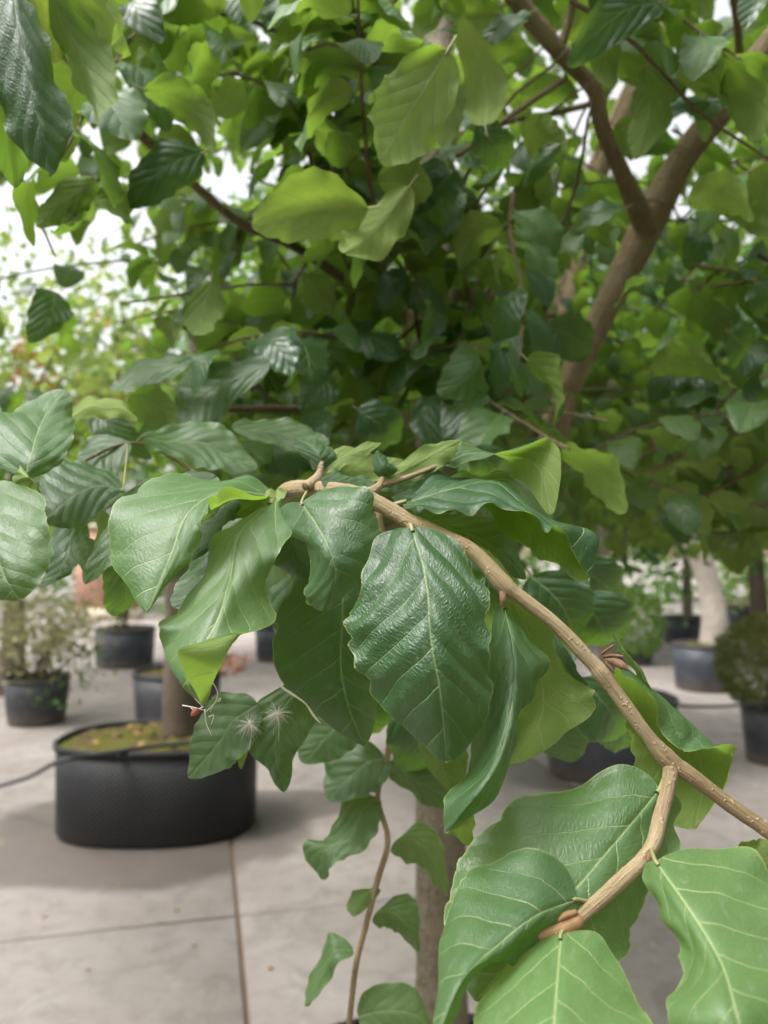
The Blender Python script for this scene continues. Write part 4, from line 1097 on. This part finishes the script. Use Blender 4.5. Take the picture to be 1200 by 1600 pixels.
# ================================================================== BACKGROUND PLANTS
def tiny_leaf(w=0.32, bend=0.18):
    V = np.array([(0, 0, 0), (-w, .42, .06), (0, .5, -.02), (w, .42, .06), (0, 1.0, -bend)])
    F = np.array([(0, 1, 2), (0, 2, 3), (2, 1, 4), (3, 2, 4)])[:, ::-1]
    return V, F, V[:, :2], np.zeros(5), None
TINY = [tiny_leaf(.32, .18), tiny_leaf(.42, .3), tiny_leaf(.26, .05)]
NARROW = [tiny_leaf(.14, .1), tiny_leaf(.18, .3), tiny_leaf(.12, 0)]

def scatter(center, rad, n, size, seed, shell=0.5, clumps=40, spread=0.22, ylo=0.0, yhi=0.6, updir=0.6):
    r = np.random.default_rng(seed)
    rad = np.asarray(rad, float)
    cl = r.normal(size=(clumps, 3)); cl /= np.linalg.norm(cl, axis=1)[:, None]
    cl *= (shell + (1 - shell) * r.random((clumps, 1)) ** 0.5)
    cw = r.uniform(.5, 1.5, clumps)
    cy = r.uniform(0, 1, clumps)
    idx = r.choice(clumps, n, p=cw / cw.sum())
    items = []
    for i in idx:
        p = (cl[i] + r.normal(size=3) * spread) * rad + center
        y = r.normal(size=3); y[2] = y[2] * .6 - .25; y /= np.linalg.norm(y)
        nref = np.array((0, 0, updir)) + r.normal(size=3) * .5
        items.append((frame(y, nref), p, size * r.uniform(.65, 1.25), float(np.clip(ylo + (yhi - ylo) * (.6 * cy[i] + .4 * r.random()), 0, 1)), int(r.integers(0, 3))))
    return items

def tree_thing(name, base, trunk_pts, trunk_r, crown, mats, label, cat='tree', group=None, tmat='trunk_dark', limbs_n=5, seed=0, templates=None, mixes=None):
    """crown: list of scatter argument tuples"""
    t = empty(name, base); tag(t, label, cat, group)
    tube('trunk', trunk_pts, trunk_r, M[tmat], t, 16, 30, 0.02)
    r = np.random.default_rng(seed)
    top = np.asarray(trunk_pts[-1], float); c0 = crown[0][0]; rad = np.asarray(crown[0][1], float)
    for k in range(limbs_n):
        a = 2 * math.pi * (k + r.uniform(-.3, .3)) / max(limbs_n, 1)
        s = np.asarray(trunk_pts[-2], float) * r.uniform(0, .6) + top * 1.0
        s = np.asarray(trunk_pts[-2], float) + (top - np.asarray(trunk_pts[-2], float)) * r.uniform(.2, 1)
        e = np.asarray(c0, float) + rad * np.array((math.cos(a) * .75, math.sin(a) * .75, r.uniform(-.2, .6)))
        m = (s + e) / 2 + np.array((0, 0, .12 * np.linalg.norm(e - s)))
        tube('limb', [s, m, e], [trunk_r[-1] * .6, trunk_r[-1] * .4, trunk_r[-1] * .12], M[tmat], t, 8, 14, 0.02)
    for i, cr in enumerate(crown):
        it = scatter(*cr[:5], **(cr[5] if len(cr) > 5 else {}))
        o = cloud('crown', it, templates or TINY, M[mats[i]], t)
    return t

# the tree standing in the oval tub
ob = np.array((G(262, 1175, .44)[0], OVAL[1] + .05, .45))
def lean(p, pts): return [np.asarray(p) + np.asarray(q) for q in pts]
tree_thing('potted_tree', ob, lean(ob, [(0, 0, -.02), (-.01, 0, .4), (-.03, .03, .9), (0, .1, 1.5), (.05, .15, 2.4)]), [.10, .082, .074, .066, .045],
           [(ob + np.array((.85, .6, 2.0)), (1.15, 1.1, 1.1), 3800, .115, 5, dict(shell=.3, clumps=90, spread=.2, ylo=.0, yhi=.5)),
            (ob + np.array((-.9, .9, 1.75)), (.75, .8, .75), 260, .10, 6, dict(shell=.2, clumps=22, spread=.24, ylo=.2, yhi=.9))],
           ['bg_leaf_a', 'bg_leaf_b'], 'tree with a straight dark brown trunk growing from the large oval planter', 'tree', 'potted trees in the yard', 'trunk_dark', 7, 3)
# the tree in the second oval tub
ob2 = np.array((OVAL2[0], OVAL2[1] + .05, .46))
tree_thing('potted_tree', ob2, lean(ob2, [(0, 0, -.02), (.0, 0, .5), (-.02, .02, 1.0), (.05, .05, 1.7), (.1, .1, 2.6)]), [.06, .05, .045, .04, .03],
           [(ob2 + np.array((.35, .35, 2.3)), (1.5, 1.1, 1.1), 4200, .115, 7, dict(shell=.3, clumps=60, spread=.22, ylo=0, yhi=.35)),
            (ob2 + np.array((.3, .2, 1.3)), (1.0, .8, .28), 320, .10, 8, dict(shell=.2, clumps=22, spread=.26, ylo=0, yhi=.3))],
           ['bg_leaf_c', 'bg_leaf_c'], 'dense dark crowned tree in the grey-black oval planter', 'tree', 'potted trees in the yard', 'trunk', 6, 4)

# ---- left side of the yard
lp = G(57, 1128)
tub('round_pot', lp, .262, .262, .385, M['pot'], 'black round pot holding the olive-tan airy shrub', 'plant pot', 'black round pots', .86, .05, True, .006, 12)
def shrub(name, base, crowns, mats, label, stems, group=None, templates=None, smat='trunk_dark', cat='shrub'):
    t = empty(name, base); tag(t, label, cat, group)
    r = np.random.default_rng(int(abs(base[0]) * 1000))
    c0, rad = np.asarray(crowns[0][0], float), np.asarray(crowns[0][1], float)
    for k in range(stems):
        e = c0 + rad * np.clip(r.normal(size=3) * .45, -.8, .8)
        s = np.asarray(base, float) + np.array((r.uniform(-.05, .05), r.uniform(-.05, .05), -.02))
        tube('stem', [s, (s + e) / 2 + r.normal(size=3) * .03, e], [.012, .009, .004], M[smat], t, 6, 10, 0.02)
    for i, cr in enumerate(crowns):
        cloud('crown', scatter(*cr[:5], **(cr[5] if len(cr) > 5 else {})), templates or TINY, M[mats[i]], t)
    return t
sb = lp + np.array((0, 0, .34))
shrub('airy_shrub', sb, [(sb + np.array((.08, 0, .46)), (.50, .42, .42), 1500, .055, 21, dict(shell=.2, clumps=60, spread=.2, ylo=0, yhi=1)),
                         (sb + np.array((.30, -.1, .05)), (.25, .2, .22), 160, .05, 22, dict(shell=.2, clumps=14, spread=.3, ylo=0, yhi=.5))],
      ['bg_leaf_olive', 'bg_leaf_a'], 'airy olive and tan shrub spilling over its black round pot', 12)
p2 = G(277, 1128)
tub('round_pot', p2, .365, .365, .44, M['pot'], 'wide black pot straight behind the dark brown trunk', 'plant pot', 'black round pots', .92, .05, True, .006, 13)
sb = p2 + np.array((0, 0, .39))
shrub('red_shrub', sb, [(sb + np.array((.30, .1, .12)), (.26, .25, .15), 420, .045, 23, dict(shell=.2, clumps=26, spread=.22, ylo=0, yhi=1))], ['bg_leaf_red'], 'low reddish shrub in the wide black pot behind the dark trunk', 7)
p3 = G(195, 1040)
tub('round_pot', p3, .36, .36, .47, M['pot_grey'], 'slate grey pot beyond the airy shrub, in front of the brick wall', 'plant pot', 'slate grey pots', .94, .05, True, .004, 14)
p4 = G(425, 1032)
tub('round_pot', p4, .22, .22, .44, M['pot_grey'], 'narrow slate grey pot glimpsed between the drooping leaves', 'plant pot', 'slate grey pots', .9, .05, True, .004, 15)
for (pp, nm, lb_, c, rz, mt) in ((p3, 'pot_shrub', 'thin green shrub in the slate grey pot by the brick wall', .75, (.40, .4, .45), 'bg_leaf_a'), (p4, 'pot_shrub', 'small dark shrub in the narrow slate grey pot', .8, (.35, .35, .5), 'bg_leaf_c')):
    b_ = pp + np.array((0, 0, .41))
    shrub(nm, b_, [(b_ + np.array((0, 0, c - .1)), rz, 500, .07, int(pp[0] * 10) + 60, dict(shell=.2, clumps=30, spread=.22))], [mt], lb_, 6)

# ---- right side of the yard
p5 = G(1101, 1076)
tub('round_pot', p5, .31, .31, .47, M['pot_grey'], 'slate grey pot with pinkish soil under the thick pale mottled trunk', 'plant pot', 'slate grey pots', .93, .03, True, .006, 16)
b5 = p5 + np.array((.12, .05, .44))
tree_thing('pale_trunk_tree', b5, lean(b5, [(0, 0, -.02), (.02, 0, .22), (0, .02, .5), (-.07, .03, .8), (-.2, .05, 1.15), (-.3, .05, 1.7)]), [.145, .125, .12, .12, .10, .07],
           [(b5 + np.array((-.1, .1, 1.95)), (.85, .8, .65), 900, .075, 31, dict(shell=.3, clumps=44, spread=.2, ylo=0, yhi=.8))], ['bg_leaf_olive'], 'tree with a thick gnarled whitish mottled trunk in a slate grey pot', 'tree', None, 'trunk_pale', 6, 9)
p6 = G(1073, 1004)
tub('round_pot', p6, .37, .37, .40, M['pot_grey'], 'wide slate grey pot at the foot of the thin brown trunk', 'plant pot', 'slate grey pots', .93, .05, True, .004, 17)
b6 = p6 + np.array((.02, 0, .36))
tree_thing('thin_trunk_tree', b6, lean(b6, [(0, 0, -.02), (0, 0, .5), (.01, .02, 1.1), (0, .05, 1.9)]), [.075, .065, .058, .045],
           [(b6 + np.array((0, .1, 2.15)), (1.3, 1.2, 1.1), 1300, .11, 33, dict(shell=.3, clumps=50, spread=.22))], ['bg_leaf_lime'], 'tree with a thin straight brown trunk and lime crown in a wide pot', 'tree', None, 'trunk', 5, 10)
p7 = G(1203, 1190)
tub('round_pot', p7, .185, .185, .42, M['pot'], 'tall narrow black pot under the clipped box ball', 'plant pot', 'black round pots', .8, .04, True, .004, 18)
b7 = p7 + np.array((0, 0, .38))
def ball(name, base, r_, n, mat, label, lf=.03, squash=.95, seed=1):
    t = empty(name, base); tag(t, label, 'topiary')
    r = np.random.default_rng(seed)
    tube('stem', [np.asarray(base) + (0, 0, -.02), np.asarray(base) + (0, 0, r_ * .6)], [.02, .015], M['trunk_dark'], t, 8, 6)
    items = []
    c = np.asarray(base) + np.array((0, 0, r_ * squash * .93))
    ph = r.uniform(0, 6, 6)
    for i in range(n):
        u = r.normal(size=3); u /= np.linalg.norm(u)
        lump = 1 + .05 * math.sin(5 * u[0] + ph[0]) * math.sin(6 * u[1] + ph[1]) + .03 * math.sin(11 * u[2] + ph[2])
        k = r_ * lump * (1 - .25 * r.random() ** 2)
        p = c + u * k * np.array((1, 1, squash))
        y = u + r.normal(size=3) * .7; y /= np.linalg.norm(y)
        items.append((frame(y, u + r.normal(size=3) * .8), p, lf * r.uniform(.7, 1.3), float(np.clip(r.beta(1.5, 3) + .25 * math.sin(4 * u[0] + ph[3]), 0, 1)), int(r.integers(0, 3))))
    cloud('crown', items, TINY, M[mat], t)
    return t
ball('box_ball', b7, .335, 5200, 'bg_leaf_box', 'olive brown clipped box ball on a tall narrow black pot', .032, .95, 5)
p8 = G(985, 1036)
tub('round_pot', p8, .27, .27, .12, M['pot'], 'shallow black pot beneath the bright green rounded shrub', 'plant pot', 'black round pots', .9, .03, True, .004, 19)
ball('round_shrub', p8 + np.array((0, 0, .08)), .40, 2600, 'bg_leaf_lime', 'bright lime green rounded shrub in a shallow black pot', .055, 1.1, 6)
p9 = G(1165, 985)
tub('round_pot', p9, .3, .3, .42, M['pot'], 'black pot at the back of the yard beside the pale trunk', 'plant pot', 'black round pots', .9, .05, True, .004, 20)
b9 = p9 + np.array((0, 0, .38))
shrub('pot_shrub', b9, [(b9 + np.array((0, 0, .45)), (.6, .5, .5), 700, .08, 44, dict(shell=.2, clumps=30, spread=.22))], ['bg_leaf_lime'], 'green leafy shrub in the black pot at the back beside the pale trunk', 7)

# ---- black watering hoses
hp = [G(-160, 1285, .0) + (0, 0, .015), G(-40, 1240, .1), G(40, 1216, .28), G(92, 1190, .482), G(150, 1180, .487), G(230, 1167, .487), G(300, 1160, .487), G(352, 1150, .49), G(420, 1140, .35), G(480, 1120, .05)]
h1 = tag(tube('watering_hose', hp, [.011] * len(hp), M['hose'], None, 8, 60), 'black watering hose rising from the paving across the large oval planter', 'hose', 'watering hoses')
hp = [OVAL2 + (.33, -.1, .512), G(1060, 1101, .50), G(1120, 1104, .47), G(1190, 1098, .46), G(1280, 1085, .47), G(1400, 1060, .5)]
h2 = tag(tube('watering_hose', hp, [.010] * len(hp), M['hose'], None, 8, 40), 'grey black hose stretched from the grey oval planter past the box ball', 'hose', 'watering hoses')

# ---- brick wall far left
wc = G(168, 968)
wallt = empty('brick_wall', wc); tag(wallt, 'short red brick wall with pale stone base far behind the airy shrub', 'wall')
def box(name, c, s, mat, parent):
    x, y, z = s
    V = np.array([(i * x / 2, j * y / 2, k * z) for k in (0, 1) for j in (-1, 1) for i in (-1, 1)])
    F = np.array([(0, 2, 3, 1), (4, 5, 7, 6), (0, 1, 5, 4), (2, 6, 7, 3), (0, 4, 6, 2), (1, 3, 7, 5)])
    return add(name, mesh_np(name, V, F, mat, smooth=False), parent, c)
box('wall', wc + (0, 0, .22), (1.2, .25, 1.6), M['brick'], wallt)
box('plinth', wc, (1.3, .32, .218), M['stone'], wallt)
box('coping', wc + (0, 0, 1.823), (1.3, .34, .07), M['stone'], wallt)

# ---- trees behind the yard
def far_tree(px, dist, h, rad, mat, label, seed, n=2200, leaf=.16, group='trees behind the yard', tall=1.0, low=1.0, clumps=70, second=None):
    base = np.array(((px - 600) / FPX * dist, dist, -0.03))
    c = base + np.array((0, 0, h))
    tp = lean(base, [(0, 0, -.02), (.03, 0, low * .6), (0, .05, h * .6), (.05, 0, h)])
    cr = [(c, (rad, rad, rad * tall), n, leaf, seed, dict(shell=.35, clumps=clumps, spread=.18, ylo=0, yhi=.9))]
    ms = [mat]
    if second:
        cr.append((c + np.array((rad * .2, -rad * .3, -rad * .2)), (rad * .8, rad * .7, rad * .7), n // 7, leaf, seed + 50, dict(shell=.35, clumps=14, spread=.14, ylo=0, yhi=.9)))
        ms.append(second)
    return tree_thing('background_tree', base, tp, [.14, .11, .09, .05], cr, ms, label, 'tree', group, 'trunk_dark', 6, seed)
far_tree(20, 7.8, 2.95, 1.5, 'bg_leaf_b', 'loose yellow green tree with open gaps, beyond the airy shrub', 201, 3000, .115, clumps=90, second='bg_leaf_rust')
far_tree(-260, 8.5, 3.2, 1.9, 'bg_leaf_a', 'mid green tree left of the loose yellow green tree', 202, 1500, .12)
far_tree(330, 9.5, 3.3, 1.9, 'bg_leaf_b', 'yellow green tree behind the tree in the large oval planter', 203, 3200, .16)
far_tree(620, 10.5, 3.6, 2.3, 'bg_leaf_c', 'broad deep green tree behind the near trunk', 204, 4600, .2)
far_tree(900, 11.5, 3.8, 2.4, 'bg_leaf_c', 'dark green tree behind the bright rounded shrub', 205, 4400, .2)
far_tree(1180, 9.5, 3.2, 1.9, 'bg_leaf_a', 'mid green tree behind the pale mottled trunk', 206, 4000, .18)
far_tree(1480, 9, 3.2, 2.0, 'bg_leaf_c', 'deep green tree right of the box ball', 207, 3600, .18)
# hedge of far woodland closing the view
hedge = []
r = np.random.default_rng(9)
for k in range(120):
    x = -24 + 48 * (k + r.random()) / 120
    c = np.array((x, 19 + r.uniform(-3.0, 2.5), r.uniform(.2, 2.6)))
    hedge += scatter(c, (1.3, 1.0, 1.4), 150, .24, 300 + k, shell=.4, clumps=14, spread=.25, ylo=0, yhi=.8)
for k in range(90):                       # unseen belt added behind the viewer to block low sky light
    an = math.radians(-112 + 224 * (k + r.random()) / 90)
    rad_ = r.uniform(6.5, 8.5)
    c = np.array((rad_ * math.sin(an), 1.0 - rad_ * math.cos(an), r.uniform(.8, 5.6)))
    hedge += scatter(c, (1.5, 1.5, 1.5), 110, .42, 500 + k, shell=.4, clumps=14, spread=.25, ylo=0, yhi=.5)
hg = cloud('woodland', hedge, TINY, M['bg_leaf_a'], None)
tag(hg, 'belt of green woodland closing the view beyond the paved yard, with an unseen ring added behind the viewer', 'woodland', None, 'stuff')

# ================================================================== SMALL THINGS
def hairs(center, n, rad, seed, gravity=0.25, frontal=None):
    r = np.random.default_rng(seed)
    VV, FF, UV, k = [], [], [], 0
    for i in range(n):
        u = r.normal(size=3); u /= np.linalg.norm(u)
        l = rad * r.uniform(.65, 1.15)
        p1 = center + u * l * .5; p2 = center + u * l + np.array((0, 0, -gravity * l * r.random())) + r.normal(size=3) * l * .08
        V, F, _, uv = tube_arrays([center, p1, p2], [.00009, .00007, .00004], 4, 6, 0, False)
        VV.append(V); FF.append(F + k); UV.append(uv); k += len(V)
    return np.vstack(VV), np.vstack(FF), np.vstack(UV)
for (c, n, rad, sd2, lb_) in ((P(390, 1131, .455), 85, .0092, 1, 'fluffy white plume seed, flat and fan shaped, stuck on the leaf above the oval planter'), (P(433, 1116, .455), 75, .0092, 2, 'fluffy white plume seed with long drooping hairs, hung on a thread from the dark leaf')):
    t = empty('plume_seed', c); tag(t, lb_, 'seed', 'plume seeds')
    V, F, UV = hairs(c, n, rad, sd2)
    add('pappus', mesh_np('pappus', V - c, F, M['fluff'], UV), t, c)
    tube('seed_stalk', [c, c + np.array((.001, 0, -.006)), c + np.array((-.0005 if sd2 == 1 else .001, 0, -.0165))], [.0003, .00016, .0001], M['fluff'], t, 6, 8)
    tube('seed_head', [c + np.array((0, 0, .0012)), c, c + np.array((0, 0, -.0012))], [.0003, .0009, .0003], M['fluff'], t, 8, 8)
t = empty('cobweb_wisp', P(316, 1105, .352)); tag(t, 'wisp of pale threads and red chaff caught at a rolled leaf tip', 'cobweb')
for q in ([(320, 1108, .35), (322, 1130, .349), (331, 1150, .348)], [(318, 1104, .35), (305, 1110, .349), (298, 1106, .349)], [(322, 1112, .35), (336, 1098, .349), (344, 1092, .349)],
          [(330, 1062, .345), (340, 1085, .347), (328, 1112, .348)], [(289, 1062, .35), (300, 1085, .35), (318, 1106, .35)], [(326, 1120, .349), (334, 1118, .349), (330, 1132, .349)], [(344, 1010, .34), (334, 1036, .342), (318, 1052, .344)], [(285, 1102, .352), (305, 1106, .351), (320, 1110, .35)]):
    tube('thread', [P(*z) for z in q], [.0003, .00026, .00018], M['silk'], t, 5, 12)
tube('chaff', [P(299, 1118, .349), P(306, 1112, .347), P(314, 1110, .349)], [.0004, .0011, .0003], M['redbit'], t, 8, 10, .1)
tube('chaff', [P(341, 1096, .349), P(343, 1093, .348), P(345, 1091, .349)], [.0003, .0008, .0003], M['silk'], t, 8, 8)
# dry rootlet along the dark leaf's edge and the fine hairs by the left leaf
t = tag(tube('dry_thread', [P(435, 1070, .392), P(446, 1078, .39), P(462, 1088, .388), P(478, 1100, .387), P(490, 1118, .387), P(501, 1130, .387)], [.0002, .0004, .0006, .0005, .0006, .0003], M['silk'], None, 6, 30, .14), 'dry pale crumpled thread along the edge of the dark hanging leaf', 'debris')
# water drop resting near the curled leaf tip
def drop(c, rx, ry, rz):
    n, m = 16, 24
    V = []
    for i in range(n + 1):
        th = math.pi * i / n
        for j in range(m):
            ph = 2 * math.pi * j / m
            V.append((c[0] * 0 + rx * math.sin(th) * math.cos(ph) * (1 + .06 * math.sin(3 * ph)), ry * math.sin(th) * math.sin(ph), rz * math.cos(th)))
    F = [(i * m + j, i * m + (j + 1) % m, (i + 1) * m + (j + 1) % m, (i + 1) * m + j) for i in range(n) for j in range(m)]
    return mesh_np('water_drop', np.array(V), np.array(F)[:, ::-1], M['water'])
wd = add('water_drop', drop((0, 0, 0), .0062, .0020, .0038), None, P(908, 852, .382))
tag(wd, 'clear water drop cupped in the curled tip of the long glossy leaf', 'water drop')

# fallen leaves on the paving and in the tub
def fallen(loc, s, k, lb_, grp, z=0.004, c=(0.3, .9)):
    me = FL[k % 3]
    o = bpy.data.objects.new('fallen_leaf', me)
    o.location = (loc[0], loc[1], loc[2] + z); o.rotation_euler = (random.uniform(-.2, .2), random.uniform(-.2, .2), random.uniform(0, 6.28)); o.scale = (s, s, s)
    COL.objects.link(o)
    tag(o, lb_, 'leaf', grp)
FL = []
for k in range(3):
    V, F, uv, ed, _ = generic(300 + k, 9, 13)
    FL.append(mesh_np('fallen_leaf', V, F, M['dryleaf'], uv))
for (x, y) in ((188, 1383), (273, 1425), (72, 1435), (345, 1361), (5, 1315), (418, 1516), (300, 1480), (140, 1518)):
    fallen(G(x, y), random.uniform(.022, .04), x, 'small dry tan leaf scrap lying on the concrete before the large oval planter', 'dry scraps on the paving')
for k in range(16):
    a = random.uniform(0, 6.28); q = random.uniform(.3, .88)
    fallen(np.array((OVAL[0] + .5 * q * math.cos(a), OVAL[1] + .34 * q * math.sin(a), .462)), random.uniform(.035, .075), k, 'dry curled tan leaf lying on the mossy soil of the large oval planter', 'dry leaves on the mossy soil', .01)
